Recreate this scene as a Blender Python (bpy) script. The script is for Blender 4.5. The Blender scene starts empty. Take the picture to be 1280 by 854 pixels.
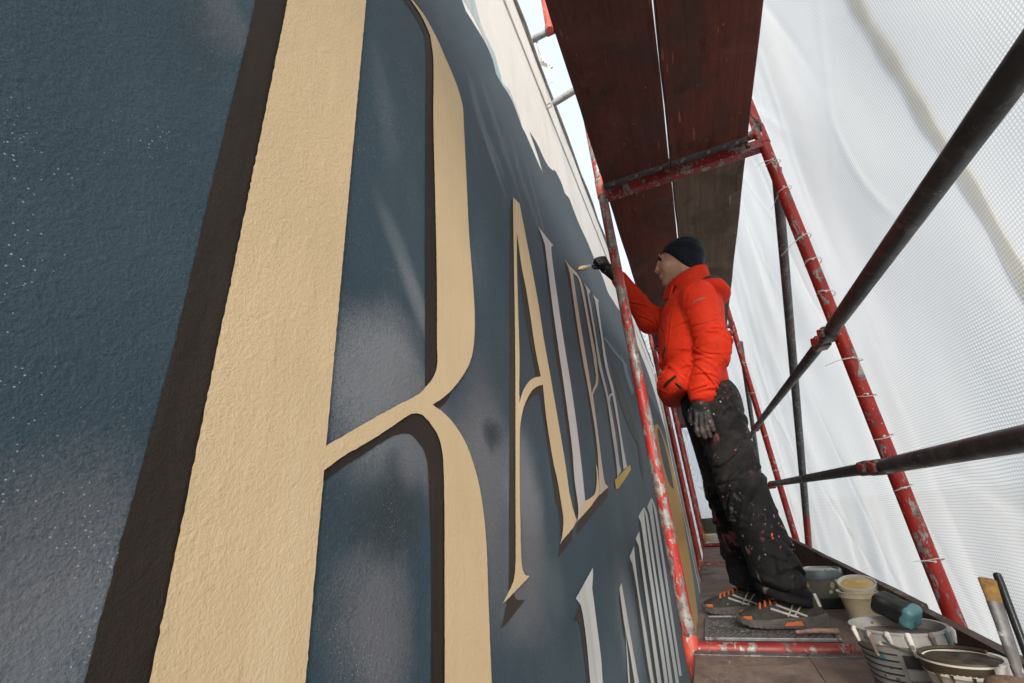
import bpy, bmesh, math, random
import numpy as np
from mathutils import Vector, Matrix, Euler
from mathutils.geometry import tessellate_polygon
from mathutils.bvhtree import BVHTree

random.seed(7); RNG = np.random.default_rng(7)
sc = bpy.context.scene
COL = sc.collection

# ------------------------------------------------------------------ camera
CAM_H = 0.46
cam_d = bpy.data.cameras.new('camera'); cam = bpy.data.objects.new('camera', cam_d); COL.objects.link(cam)
cam_d.sensor_width = 36.0; cam_d.lens = 36.0 * 543.61 / 1280.0
cam_d.clip_start = 0.02; cam_d.clip_end = 3000
ax_r = Vector((0.91961853, 0.38546526, -0.07561945))
ax_u = Vector((0.21329787, -0.32835929, 0.92015444))
ax_b = Vector((0.32985722, -0.86232054, -0.38418421))
m3 = Matrix((ax_r, ax_u, ax_b)).transposed().to_4x4()
cam.matrix_world = Matrix.Translation((0, 0, CAM_H)) @ m3
sc.camera = cam

# ------------------------------------------------------------------ sky, sun, exposure
SUN_EL, SUN_AZ = math.radians(24), math.radians(163)     # azimuth clockwise from +Y: low behind the camera, on the open side
world = bpy.data.worlds.new('World'); sc.world = world; world.use_nodes = True
wn = world.node_tree; wn.nodes.clear()
sky = wn.nodes.new('ShaderNodeTexSky'); sky.sky_type = 'NISHITA'; sky.sun_disc = False
sky.sun_elevation = SUN_EL; sky.sun_rotation = SUN_AZ
sky.air_density = 1.0; sky.dust_density = 5.0; sky.ozone_density = 1.0
bg = wn.nodes.new('ShaderNodeBackground'); bg.inputs['Strength'].default_value = 0.15
wo = wn.nodes.new('ShaderNodeOutputWorld')
cloud = wn.nodes.new('ShaderNodeMix'); cloud.data_type = 'RGBA'          # even bright overcast over the blue
cloud.inputs[0].default_value = 0.85; cloud.inputs[7].default_value = (2.1, 2.27, 2.45, 1.0)
wn.links.new(sky.outputs[0], cloud.inputs[6]); wn.links.new(cloud.outputs[2], bg.inputs[0]); wn.links.new(bg.outputs[0], wo.inputs[0])
sun_d = bpy.data.lights.new('sun', 'SUN'); sun_d.energy = 1.5; sun_d.angle = math.radians(24); sun_d.color = (1.0, 0.95, 0.88)
sun = bpy.data.objects.new('sun', sun_d); COL.objects.link(sun)
sdir = Vector((math.sin(SUN_AZ) * math.cos(SUN_EL), math.cos(SUN_AZ) * math.cos(SUN_EL), math.sin(SUN_EL)))
sun.rotation_euler = sdir.to_track_quat('Z', 'Y').to_euler()
sun.location = (8, -4, 9)
sc.view_settings.view_transform = 'Standard'; sc.view_settings.look = 'None'
sc.view_settings.gamma = 1.0; sc.view_settings.exposure = 1.7; sc.view_settings.use_curve_mapping = False
sc.render.engine = 'CYCLES'
sc.cycles.use_denoising = True
sc.cycles.max_bounces = 6; sc.cycles.diffuse_bounces = 5; sc.cycles.glossy_bounces = 2; sc.cycles.transmission_bounces = 5
sc.cycles.sample_clamp_indirect = 6.0

# ------------------------------------------------------------------ materials
class NT:
    def __init__(s, name):
        s.m = bpy.data.materials.new(name); s.m.use_nodes = True
        s.t = s.m.node_tree; s.t.nodes.clear()
        s.out = s.t.nodes.new('ShaderNodeOutputMaterial')
    def n(s, typ, ins=None, **props):
        nd = s.t.nodes.new('ShaderNode' + typ)
        for k, v in props.items(): setattr(nd, k, v)
        for k, v in (ins or {}).items():
            sock = nd.inputs[k]
            if isinstance(v, bpy.types.NodeSocket): s.t.links.new(v, sock)
            else: sock.default_value = v
        return nd
    def obj(s): return s.n('TexCoord').outputs['Object']
    def pos(s): return s.n('NewGeometry').outputs['Position']
    def rnd(s): return s.n('ObjectInfo').outputs['Random']
    def robj(s, k=13.0):            # object coordinates shifted by the object's random number
        r = s.math('MULTIPLY', s.rnd(), k)
        c = s.n('CombineXYZ', {0: r, 1: r, 2: r}).outputs[0]
        return s.n('VectorMath', {0: s.obj(), 1: c}, operation='ADD').outputs[0]
    def noise(s, vec, scale, detail=4, rough=0.6, dist=0.0, col=False):
        nd = s.n('TexNoise', {'Vector': vec, 'Scale': scale, 'Detail': detail, 'Roughness': rough, 'Distortion': dist})
        return nd.outputs['Color' if col else 'Fac']
    def vor(s, vec, scale, feature='F1', out='Distance', rand=1.0):
        return s.n('TexVoronoi', {'Vector': vec, 'Scale': scale, 'Randomness': rand}, feature=feature).outputs[out]
    def map(s, vec, scale=(1, 1, 1), rot=(0, 0, 0), loc=(0, 0, 0), vt='POINT'):
        return s.n('Mapping', {'Vector': vec, 'Scale': scale, 'Rotation': rot, 'Location': loc}, vector_type=vt).outputs[0]
    def math(s, op, a, b=0.0, c=None, clamp=False):
        ins = {0: a, 1: b}
        if c is not None: ins[2] = c
        return s.n('Math', ins, operation=op, use_clamp=clamp).outputs[0]
    def ramp(s, fac, lo, hi, a=0.0, b=1.0):
        return s.n('MapRange', {'Value': fac, 'From Min': lo, 'From Max': hi, 'To Min': a, 'To Max': b}).outputs[0]
    def mix(s, fac, a, b, mode='MIX'):
        def c4(v): return v if isinstance(v, bpy.types.NodeSocket) else (v[0], v[1], v[2], 1.0)
        nd = s.n('Mix', {0: fac, 6: c4(a), 7: c4(b)}, data_type='RGBA', blend_type=mode)
        return nd.outputs[2]
    def bump(s, h, strength=0.3, dist=0.002, nrm=None):
        ins = {'Height': h, 'Strength': strength, 'Distance': dist}
        if nrm is not None: ins['Normal'] = nrm
        return s.n('Bump', ins).outputs[0]
    def pbr(s, col, rough=0.6, metal=0.0, nrm=None, spec=0.5, **kw):
        ins = {'Base Color': col if isinstance(col, bpy.types.NodeSocket) else (*col[:3], 1.0), 'Roughness': rough, 'Metallic': metal, 'Specular IOR Level': spec}
        if nrm is not None: ins['Normal'] = nrm
        for k, v in kw.items(): ins[k] = v
        b = s.n('BsdfPrincipled', ins)
        s.t.links.new(b.outputs[0], s.out.inputs[0]); return s.m

def stucco_height(k, p):
    a = k.noise(p, 210, 3, 0.65); b = k.noise(p, 480, 2, 0.5)
    lump = k.ramp(k.noise(p, 70, 1, 0.5), 0.55, 0.75, 0.0, 1.0)
    pit = 1.0
    h = k.math('ADD', k.math('MULTIPLY', a, 1.0), k.math('MULTIPLY', b, 0.45))
    return k.math('ADD', h, k.math('MULTIPLY', lump, 0.30 * pit))

def mat_paint(name, col, var=0.12, rough=0.62, bump=0.42, streak=0.0, streak_col=None):
    """house paint rolled over stucco"""
    k = NT(name); p = k.pos()
    h = stucco_height(k, p)
    v = k.noise(p, 6, 4, 0.6); v2 = k.noise(k.map(p, (40, 40, 5)), 1.0, 4, 0.6)
    dk = tuple(c * (1 - var) for c in col); lt = tuple(min(1, c * (1 + var)) for c in col)
    c = k.mix(k.ramp(v, 0.3, 0.7), dk, lt)
    c = k.mix(k.ramp(v2, 0.45, 0.75, 0, 0.35), c, lt)
    c = k.mix(k.ramp(k.noise(k.map(p, (90, 90, 7)), 1.0, 3, 0.6), 0.35, 0.7, 0, 0.5), c, tuple(x * (1 - var * 1.6) for x in col))
    if streak_col: c = k.mix(k.ramp(k.noise(k.map(p, (9, 9, 1.1)), 1.0, 3, 0.5), 0.56, 0.72, 0, streak), c, streak_col)
    return k.pbr(c, rough, nrm=k.bump(h, bump, 0.0016), spec=0.2)

M = {}
M['cream'] = mat_paint('cream_wall_paint', (0.575, 0.44, 0.268), 0.05, streak=0.5, streak_col=(0.66, 0.53, 0.36))
M['brown'] = mat_paint('dark_brown_wall_paint', (0.027, 0.020, 0.016), 0.2, rough=0.55)
M['brown_mid'] = mat_paint('brown_wall_paint', (0.045, 0.036, 0.029), 0.2, rough=0.6, bump=0.3)
M['undercoat'] = mat_paint('grey_white_undercoat', (0.50, 0.48, 0.475), 0.06, bump=0.3)
M['undercoat_warm'] = mat_paint('warm_grey_undercoat', (0.52, 0.43, 0.35), 0.08, bump=0.3, streak=0.8, streak_col=(0.50, 0.47, 0.45))
M['white_coat'] = mat_paint('pale_grey_paint', (0.52, 0.53, 0.52), 0.06, bump=0.3, streak=0.5, streak_col=(0.30, 0.32, 0.33))
M['ochre'] = mat_paint('ochre_wall_paint', (0.47, 0.27, 0.06), 0.1, bump=0.3)
M['ochre_y'] = mat_paint('yellow_ochre_wall_paint', (0.52, 0.36, 0.08), 0.1, bump=0.3)
M['plaster'] = mat_paint('white_plaster', (0.80, 0.785, 0.75), 0.05, rough=0.8, bump=0.4, streak=0.4, streak_col=(0.66, 0.64, 0.59))
M['slate'] = mat_paint('dark_slate_paint', (0.055, 0.06, 0.06), 0.2, bump=0.3)
M['slate_pale'] = mat_paint('pale_slate_paint', (0.14, 0.19, 0.22), 0.2, bump=0.3)

def mat_field():
    """the airbrushed blue-grey ground of the mural: clouds, sprayed streaks and fine paint specks"""
    k = NT('airbrushed_blue_mural_paint'); p = k.pos()
    h = stucco_height(k, p)
    n1 = k.noise(p, 1.7, 3, 0.55); n2 = k.noise(k.map(p, (1, 5.5, 3.0)), 1.0, 4, 0.6)
    c = k.mix(k.ramp(n1, 0.3, 0.7), (0.027, 0.049, 0.066), (0.037, 0.063, 0.083))
    c = k.mix(k.ramp(n2, 0.5, 0.8, 0, 0.5), c, (0.060, 0.088, 0.108))
    fine = k.noise(p, 420, 2, 0.7)
    # y, z, half sizes, rotation, colour, strength
    pale, purple, dark, mist = (0.19, 0.20, 0.218), (0.128, 0.130, 0.146), (0.026, 0.037, 0.044), (0.10, 0.13, 0.146)
    blobs = [(0.505, 0.650, 0.15, 0.17, 0.5, pale, 0.9), (0.62, 0.60, 0.16, 0.13, 0.3, purple, 0.8),
             (0.515, 0.485, 0.09, 0.085, 0.0, dark, 1.0), (0.50, 0.375, 0.12, 0.10, -0.4, purple, 0.85),
             (0.175, 0.405, 0.085, 0.13, -0.3, pale, 0.6), (0.16, 0.48, 0.06, 0.11, -0.3, purple, 0.5),
             (0.82, 0.545, 0.17, 0.34, 0.0, purple, 0.95), (1.03, 0.535, 0.17, 0.19, 0.0, pale, 0.8),
             (0.868, 0.652, 0.055, 0.075, 0.0, dark, 1.0), (1.02, 0.36, 0.20, 0.20, 0.0, purple, 0.85),
             (0.74, 0.40, 0.12, 0.16, 0.0, mist, 0.6), (1.20, 0.30, 0.16, 0.14, 0.0, mist, 0.5),
             (0.530, 0.915, 0.035, 0.13, 0.75, mist, 0.8), (0.592, 0.83, 0.035, 0.13, 0.7, pale, 0.6),
             (0.155, 1.03, 0.05, 0.10, 0.2, purple, 0.45), (0.145, 0.96, 0.05, 0.10, 0.2, dark, 0.3),
             (0.455, 1.20, 0.05, 0.20, 0.25, mist, 0.35),
             (0.95, 1.66, 0.055, 0.24, 0.85, mist, 0.8), (1.12, 1.72, 0.05, 0.30, 0.85, mist, 0.6),
             (0.99, 1.57, 0.03, 0.20, 0.85, pale, 0.5), (1.36, 1.68, 0.05, 0.32, 0.8, mist, 0.5),
             (1.50, 1.70, 0.03, 0.36, 0.5, pale, 0.28), (1.62, 1.25, 0.06, 0.36, 0.1, pale, 0.25), (0.78, 1.15, 0.05, 0.2, 0.4, mist, 0.4),
             (2.1, 0.05, 0.3, 0.32, 0.0, pale, 0.5), (3.2, 1.05, 0.25, 0.4, 0.0, dark, 0.4)]
    wv = k.n('VectorMath', {0: k.noise(p, 4.5, 3, 0.6, col=True), 1: (0.5, 0.5, 0.5)}, operation='SUBTRACT').outputs[0]
    pw = k.n('VectorMath', {0: p, 1: k.n('VectorMath', {0: wv, 'Scale': 0.20}, operation='SCALE').outputs[0]}, operation='ADD').outputs[0]
    for (y, z, ry, rz, rot, col, st) in blobs:
        q = k.map(pw if ry > 0.045 else p, (1.0, ry, rz), (rot, 0, 0), (-0.4, y, z), 'TEXTURE')
        g = k.n('TexGradient', {'Vector': q}, gradient_type='SPHERICAL').outputs['Fac']
        g = k.math('MULTIPLY', g, k.ramp(fine, 0.3, 0.7, 0.5, 1.5))
        g = k.n('MapRange', {'Value': g, 'From Min': 0.0, 'From Max': 0.75, 'To Min': 0.0, 'To Max': st}, interpolation_type='SMOOTHSTEP').outputs[0]
        c = k.mix(g, c, col)
    # paint specks thrown by the spray gun
    for scale, thr, amt in ((130, 0.085, 0.06), (300, 0.20, 0.26)):
        cell = k.n('TexVoronoi', {'Vector': p, 'Scale': scale})
        sel = k.n('SeparateColor', {0: cell.outputs['Color']}).outputs[0]
        patch = k.ramp(k.noise(p, 7, 2, 0.5), 0.38, 0.66, 0.1, 1.9)
        on = k.math('MULTIPLY', k.math('LESS_THAN', cell.outputs['Distance'], thr), k.math('LESS_THAN', sel, k.math('MULTIPLY', patch, amt)))
        c = k.mix(k.math('MULTIPLY', on, 0.7), c, (0.34, 0.36, 0.37))
    c = k.mix(k.ramp(fine, 0.4, 0.75, 0, 0.16), c, (0.11, 0.13, 0.145))
    mistg = k.noise(p, 300, 3, 0.8)
    c = k.mix(k.math('MULTIPLY', k.ramp(mistg, 0.60, 0.70, 0, 0.5), k.ramp(k.noise(p, 5, 2, 0.5), 0.35, 0.65, 0.15, 1.0)), c, (0.20, 0.22, 0.235))
    return k.pbr(c, 0.55, nrm=k.bump(h, 0.5, 0.0017), spec=0.22)
M['field'] = mat_field()
k = NT('thin_blue_wash'); p = k.pos()
c = k.mix(k.ramp(k.noise(k.map(p, (1, 14, 3)), 1.0, 4, 0.6), 0.35, 0.65), (0.30, 0.43, 0.49), (0.55, 0.57, 0.55))
M['wash'] = k.pbr(c, 0.7, nrm=k.bump(stucco_height(k, p), 0.4, 0.002))

def mat_pipe(name, paint, metal=(0.20, 0.19, 0.18), wear=0.5, rust=(0.09, 0.05, 0.03), pale=(0.40, 0.38, 0.35), palew=0.35):
    """steel tube whose paint has been knocked off in patches"""
    k = NT(name); p = k.robj()
    a = k.noise(k.map(p, (26, 26, 9)), 1.0, 6, 0.68, 0.6)
    a2 = k.noise(k.map(p, (60, 60, 30)), 1.0, 5, 0.7)
    b = k.noise(p, 9, 5, 0.65)
    bare = k.ramp(k.math('ADD', k.math('MULTIPLY', a, 0.75), k.math('MULTIPLY', a2, 0.25)), 0.62 - wear * 0.25, 0.635 - wear * 0.25)
    met = k.mix(k.ramp(b, 0.35, 0.65), metal, tuple(c * 0.5 for c in metal))
    met = k.mix(k.ramp(k.noise(p, 22, 5, 0.7), 0.55 - palew * 0.2, 0.62 - palew * 0.1), met, pale)
    met = k.mix(k.ramp(k.noise(p, 50, 3, 0.6), 0.58, 0.7, 0, 0.8), met, rust)
    pc = k.mix(k.ramp(k.noise(p, 14, 4, 0.6), 0.3, 0.7), tuple(c * 0.65 for c in paint), tuple(min(1, c * 1.15) for c in paint))
    c = k.mix(bare, pc, met)
    # cement and paint drops
    spl = k.math('LESS_THAN', k.vor(p, 45), 0.14)
    c = k.mix(k.math('MULTIPLY', spl, k.ramp(k.noise(p, 7, 2), 0.5, 0.6, 0, 0.7)), c, (0.55, 0.52, 0.48))
    h = k.math('ADD', k.math('MULTIPLY', bare, -1.0), k.math('MULTIPLY', a2, 0.6))
    return k.pbr(c, k.ramp(b, 0.3, 0.7, 0.38, 0.62), k.math('MULTIPLY', bare, 0.25), nrm=k.bump(h, 0.5, 0.0012), spec=0.5)
RED = (0.42, 0.022, 0.014)
M['post_red'] = mat_pipe('worn_red_steel', RED, wear=0.27, palew=0.7)
M['post_grey'] = mat_pipe('worn_red_and_grey_steel', (0.36, 0.022, 0.018), metal=(0.20, 0.19, 0.18), wear=0.52, pale=(0.30, 0.285, 0.27), palew=0.6)
M['post_dull'] = mat_pipe('dull_red_steel', (0.36, 0.028, 0.02), wear=0.25, palew=0.6)
M['transom'] = mat_pipe('red_transom_steel', (0.24, 0.016, 0.014), wear=0.38, pale=(0.27, 0.25, 0.23), palew=0.4)
M['rail'] = mat_pipe('dark_steel_tube', (0.040, 0.040, 0.042), metal=(0.075, 0.07, 0.068), wear=0.5, pale=(0.10, 0.095, 0.09), palew=0.2)
M['brace'] = mat_pipe('grey_steel_tube', (0.09, 0.092, 0.095), metal=(0.15, 0.15, 0.15), wear=0.5, pale=(0.22, 0.21, 0.2), palew=0.3)
M['galv'] = mat_pipe('galvanised_steel', (0.30, 0.31, 0.32), metal=(0.22, 0.22, 0.22), wear=0.4, pale=(0.4, 0.4, 0.4), palew=0.3)
M['coupler'] = mat_pipe('coupler_steel', (0.06, 0.05, 0.05), metal=(0.10, 0.09, 0.09), wear=0.5, pale=(0.40, 0.12, 0.07), palew=0.5)
M['clamp_red'] = mat_pipe('orange_red_clamp', (0.48, 0.065, 0.04), wear=0.25, palew=0.5)

def mat_wood(name, a, b, c2, axis='y', dust=0.0, dustc=(0.3, 0.27, 0.24), rough=0.75):
    k = NT(name); p = k.robj(7.0)
    s = {'y': (38, 1.6, 38), 'x': (1.6, 38, 38)}[axis]
    g = k.noise(k.map(p, s), 1.0, 6, 0.65, 0.5); g2 = k.noise(k.map(p, tuple(x * 3.2 for x in s)), 1.0, 4, 0.7)
    bl = k.noise(p, 5, 5, 0.6)
    c = k.mix(k.ramp(g, 0.3, 0.7), a, b)
    c = k.mix(k.ramp(bl, 0.46, 0.64, 0, 0.9), c, c2)
    c = k.mix(k.ramp(g2, 0.55, 0.8, 0, 0.6), c, tuple(x * 0.45 for x in a))
    kn = k.vor(k.map(p, {'y': (5, 1.4, 5), 'x': (1.4, 5, 5)}[axis]), 1.0)
    c = k.mix(k.ramp(kn, 0.05, 0.12, 0.85, 0.0), c, tuple(x * 0.35 for x in a))
    c = k.mix(k.ramp(k.noise(p, 2.3, 6, 0.7, 0.7), 0.54, 0.70, 0, 0.40), c, tuple(min(1, x * 1.35 + 0.028) for x in b))
    c = k.mix(k.ramp(k.noise(k.map(p, (3, 1.2, 3), loc=(4, 2, 0)), 2.5, 5, 0.7), 0.58, 0.66, 0, 0.6), c, tuple(x * 0.42 for x in a))
    sc1 = k.noise(k.map(p, (70, 8, 70), (0, 0, 0.5)), 1.0, 3, 0.5)
    c = k.mix(k.ramp(sc1, 0.69, 0.74, 0, 0.45), c, tuple(min(1, x * 3 + 0.05) for x in b))
    sp = k.math('MULTIPLY', k.math('LESS_THAN', k.vor(k.map(p, (1, 0.6, 1)), 34), 0.10), k.ramp(k.noise(p, 6, 3, 0.7), 0.56, 0.62))
    c = k.mix(k.math('MULTIPLY', sp, 0.5), c, (0.30, 0.27, 0.25))
    if dust:
        sq = k.math('MULTIPLY', k.math('LESS_THAN', k.vor(k.map(p, (1, 1, 0.2)), 55), 0.2), k.ramp(k.noise(p, 8, 3, 0.7), 0.50, 0.60))
        c = k.mix(k.math('MULTIPLY', sq, 0.7), c, k.mix(k.noise(p, 6, 1), (0.16, 0.20, 0.22), (0.42, 0.38, 0.33)))
    if dust: c = k.mix(k.ramp(k.noise(p, 4.5, 5, 0.7, 0.8), 0.52, 0.66, 0, 0.75), c, (0.055, 0.042, 0.036))
    if dust: c = k.mix(k.ramp(k.noise(p, 11, 5, 0.7), 0.35, 0.72, 0, dust), c, dustc)
    h = k.math('ADD', g, k.math('MULTIPLY', g2, 0.6))
    return k.pbr(c, k.ramp(k.noise(p, 4.5, 5, 0.7, 0.8), 0.5, 0.66, rough, 0.42) if dust else rough, nrm=k.bump(h, 0.5, 0.0016), spec=0.3)
M['wood_red'] = mat_wood('red_stained_board', (0.100, 0.026, 0.018), (0.160, 0.044, 0.029), (0.070, 0.036, 0.027))
M['wood_maroon'] = mat_wood('maroon_stained_board', (0.074, 0.024, 0.019), (0.112, 0.034, 0.026), (0.060, 0.035, 0.028))
M['wood_brown'] = mat_wood('brown_weathered_board', (0.105, 0.072, 0.050), (0.175, 0.125, 0.088), (0.085, 0.058, 0.042))
M['wood_deck'] = mat_wood('trodden_deck_board', (0.13, 0.085, 0.068), (0.20, 0.14, 0.11), (0.10, 0.07, 0.06), dust=0.55, dustc=(0.27, 0.225, 0.19))
M['wood_toe'] = mat_wood('toe_board_wood', (0.075, 0.048, 0.038), (0.13, 0.085, 0.065), (0.06, 0.035, 0.03), dust=0.2, dustc=(0.22, 0.17, 0.14))

def mat_plain(name, col, rough=0.5, metal=0.0, var=0.25, scale=20, bump=0.15, bscale=90, spots=None, spec=0.5, **kw):
    k = NT(name); p = k.robj()
    n = k.noise(p, scale, 5, 0.6)
    c = k.mix(k.ramp(n, 0.3, 0.7), tuple(x * (1 - var) for x in col), tuple(min(1, x * (1 + var)) for x in col))
    if spots:
        for (sc_, thr, dens, scol) in spots:
            w = k.noise(p, sc_ * 0.8, 3, 0.6, col=True)
            q = k.n('VectorMath', {0: p, 1: k.n('VectorMath', {0: w, 'Scale': 0.5 / sc_}, operation='SCALE').outputs[0]}, operation='ADD').outputs[0]
            cell = k.n('TexVoronoi', {'Vector': q, 'Scale': sc_})
            sel = k.n('SeparateColor', {0: cell.outputs['Color']}).outputs[1]
            on = k.math('MULTIPLY', k.math('LESS_THAN', cell.outputs['Distance'], thr), k.math('LESS_THAN', sel, dens))
            c = k.mix(on, c, scol)
    return k.pbr(c, rough, metal, nrm=k.bump(k.noise(p, bscale, 4, 0.6), bump, 0.001), spec=spec, **kw)

# ------------------------------------------------------------------ helpers
def link(name, me, mat=None, parent=None, loc=(0, 0, 0), rot=(0, 0, 0)):
    o = bpy.data.objects.new(name, me); COL.objects.link(o)
    if mat is not None and not me.materials: me.materials.append(mat)
    o.location = loc; o.rotation_euler = rot
    if parent is not None: o.parent = parent
    return o
def tag(o, label, cat, group=None):
    o['label'] = label; o['category'] = cat
    if group: o['group'] = group
    return o
def thing(name, label, cat, loc=(0, 0, 0), rot=(0, 0, 0), group=None):
    o = bpy.data.objects.new(name, None); COL.objects.link(o)
    o.location = loc; o.rotation_euler = rot; o.empty_display_size = 0.1
    return tag(o, label, cat, group)
def stay(o, parent, ploc):
    """parent o, whose mesh is in world coordinates, to a thing standing at ploc"""
    o.parent = parent; o.matrix_parent_inverse = Matrix.Translation(-Vector(ploc)); return o
def copy_thing(root, loc, label=None):
    r = root.copy(); COL.objects.link(r); r.location = loc
    if label: r['label'] = label
    for ch in list(root.children):
        c = ch.copy(); COL.objects.link(c); c.parent = r
        for g in list(ch.children):
            d = g.copy(); COL.objects.link(d); d.parent = c
    return r
def mesh(name, verts, faces, smooth=False):
    me = bpy.data.meshes.new(name); me.from_pydata([tuple(v) for v in verts], [], faces); me.validate(); me.update()
    if smooth: me.polygons.foreach_set('use_smooth', [True] * len(me.polygons))
    return me
class MB:
    """collects shapes into one mesh"""
    def __init__(s): s.v = []; s.f = []
    def add(s, v, f):
        b = len(s.v); s.v += [tuple(x) for x in v]; s.f += [[i + b for i in q] for q in f]; return s
    def box(s, c, d, bev=0.0, rot=None):
        bm = bmesh.new(); bmesh.ops.create_cube(bm, size=1.0)
        bmesh.ops.scale(bm, vec=Vector(d), verts=bm.verts)
        if bev: bmesh.ops.bevel(bm, geom=bm.edges[:], offset=bev, segments=2, affect='EDGES', profile=0.5)
        mt = Matrix.Translation(Vector(c)) @ (Euler(rot).to_matrix().to_4x4() if rot else Matrix())
        bm.transform(mt); bm.verts.index_update()
        s.add([v.co for v in bm.verts], [[v.index for v in f.verts] for f in bm.faces]); bm.free(); return s
    def tube(s, pts, r, n=16, cap=True):
        pts = [Vector(p) for p in pts]; rs = r if isinstance(r, (list, tuple)) else [r] * len(pts)
        V, F = [], []
        t0 = (pts[1] - pts[0]).normalized(); a = t0.orthogonal().normalized()
        for i, p in enumerate(pts):
            t = (pts[min(i + 1, len(pts) - 1)] - pts[max(i - 1, 0)]).normalized()
            a = (a - t * a.dot(t)).normalized(); b = t.cross(a)
            for j in range(n):
                w = 2 * math.pi * j / n; V.append(p + (a * math.cos(w) + b * math.sin(w)) * rs[i])
        for i in range(len(pts) - 1):
            for j in range(n):
                F.append([i * n + j, i * n + (j + 1) % n, (i + 1) * n + (j + 1) % n, (i + 1) * n + j])
        if cap: F.append(list(range(n))[::-1]); F.append([(len(pts) - 1) * n + j for j in range(n)])
        return s.add(V, F)
    def lathe(s, prof, n=40, c=(0, 0, 0), wob=0.0):
        V, F = [], []
        for (r, z) in prof:
            for j in range(n):
                w = 2 * math.pi * j / n; rr = r * (1 + wob * math.sin(3 * w + z * 9))
                V.append((c[0] + rr * math.cos(w), c[1] + rr * math.sin(w), c[2] + z))
        for i in range(len(prof) - 1):
            for j in range(n):
                F.append([i * n + j, i * n + (j + 1) % n, (i + 1) * n + (j + 1) % n, (i + 1) * n + j])
        if prof[0][0] > 1e-4: F.append(list(range(n))[::-1])
        if prof[-1][0] > 1e-4: F.append([(len(prof) - 1) * n + j for j in range(n)])
        return s.add(V, F)
    def build(s, name, mat, parent=None, smooth=False, loc=(0, 0, 0), rot=(0, 0, 0)):
        return link(name, s.mesh(name, smooth), mat, parent, loc, rot)
    def mesh(s, name, smooth=False):
        me = mesh(name, s.v, s.f, smooth)
        if smooth:
            bm = bmesh.new(); bm.from_mesh(me)
            for e in bm.edges:
                if len(e.link_faces) == 2 and e.calc_face_angle() > math.radians(38): e.smooth = False
            bm.to_mesh(me); bm.free()
        return me

def smooth_loop(pts, step, rough=0.0, closed=True):
    """spline through traced points (sharp turns stay sharp), resampled evenly and roughened like a hand-cut paint edge"""
    P = [Vector((a, b)) for a, b in pts]; n = len(P); out = []
    def corner(i):
        a = P[i] - P[(i - 1) % n]; b = P[(i + 1) % n] - P[i]
        return a.length < 1e-6 or b.length < 1e-6 or abs(a.angle(b)) > math.radians(42)
    rng = n if closed else n - 1
    for i in range(rng):
        p0, p1, p2, p3 = P[(i - 1) % n], P[i], P[(i + 1) % n], P[(i + 2) % n]
        L = (p2 - p1).length
        if not closed and i == 0: p0 = p1
        if not closed and i == n - 2: p3 = p2
        def tan(a, b, c, cor):
            if cor: return (p2 - p1)
            d = (c - a); return d * (L / max(1e-6, (b - a).length + (c - b).length))
        t1 = tan(p0, p1, p2, corner(i)); t2 = tan(p1, p2, p3, corner((i + 1) % n))
        m = max(1, int(L / step))
        for j in range(m):
            t = j / m; t2_, t3 = t * t, t * t * t
            q = p1 * (2 * t3 - 3 * t2_ + 1) + t1 * (t3 - 2 * t2_ + t) + p2 * (-2 * t3 + 3 * t2_) + t2 * (t3 - t2_)
            if rough and j: q = q + Vector((random.gauss(0, rough), random.gauss(0, rough)))
            out.append(q)
    if not closed: out.append(P[-1])
    return out
def paint_sheet(name, loops, x, mat, parent, step=0.006, rough=0.0004):
    """a coat of paint on the wall: outline loops in wall coordinates (y, z), at distance x"""
    ls = [[Vector((0, q.x, q.y)) for q in smooth_loop(l, step, rough)] for l in loops]
    tri = tessellate_polygon(ls); flat = [v for l in ls for v in l]
    F = []
    for t in tri:
        a, b, c = (flat[i] for i in t)
        F.append(list(t) if (b - a).cross(c - a).x > 0 else list(t)[::-1])
    me = mesh(name, [(x, v.y, v.z) for v in flat], F)
    return link(name, me, mat, parent)

# ------------------------------------------------------------------ ground
GZ = -2.35
k = NT('ground_gravel'); p = k.pos()
c = k.mix(k.ramp(k.noise(p, 0.7, 5, 0.6), 0.3, 0.7), (0.16, 0.145, 0.125), (0.24, 0.22, 0.195))
c = k.mix(k.ramp(k.noise(p, 14, 4, 0.7), 0.4, 0.7, 0, 0.6), c, (0.12, 0.11, 0.10))
M['ground'] = k.pbr(c, 0.9, nrm=k.bump(k.noise(p, 30, 4, 0.7), 0.5, 0.02))
g = link('ground', mesh('ground', [(-900, -900, GZ), (900, -900, GZ), (900, 900, GZ), (-900, 900, GZ)], [[0, 1, 2, 3]]), M['ground'])
g['kind'] = 'structure'

# ------------------------------------------------------------------ the painted wall
WX = -0.4; WALL_END = 9.22; WTOP = 3.16
wall = MB().box((WX - 0.17, (WALL_END - 3) / 2, (WTOP + GZ) / 2), (0.34, WALL_END + 3, WTOP - GZ)).build('mural_wall', M['plaster'])
tag(wall, 'tall plastered wall painted with blue-grey clouds and giant cream serif lettering', 'wall')
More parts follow.
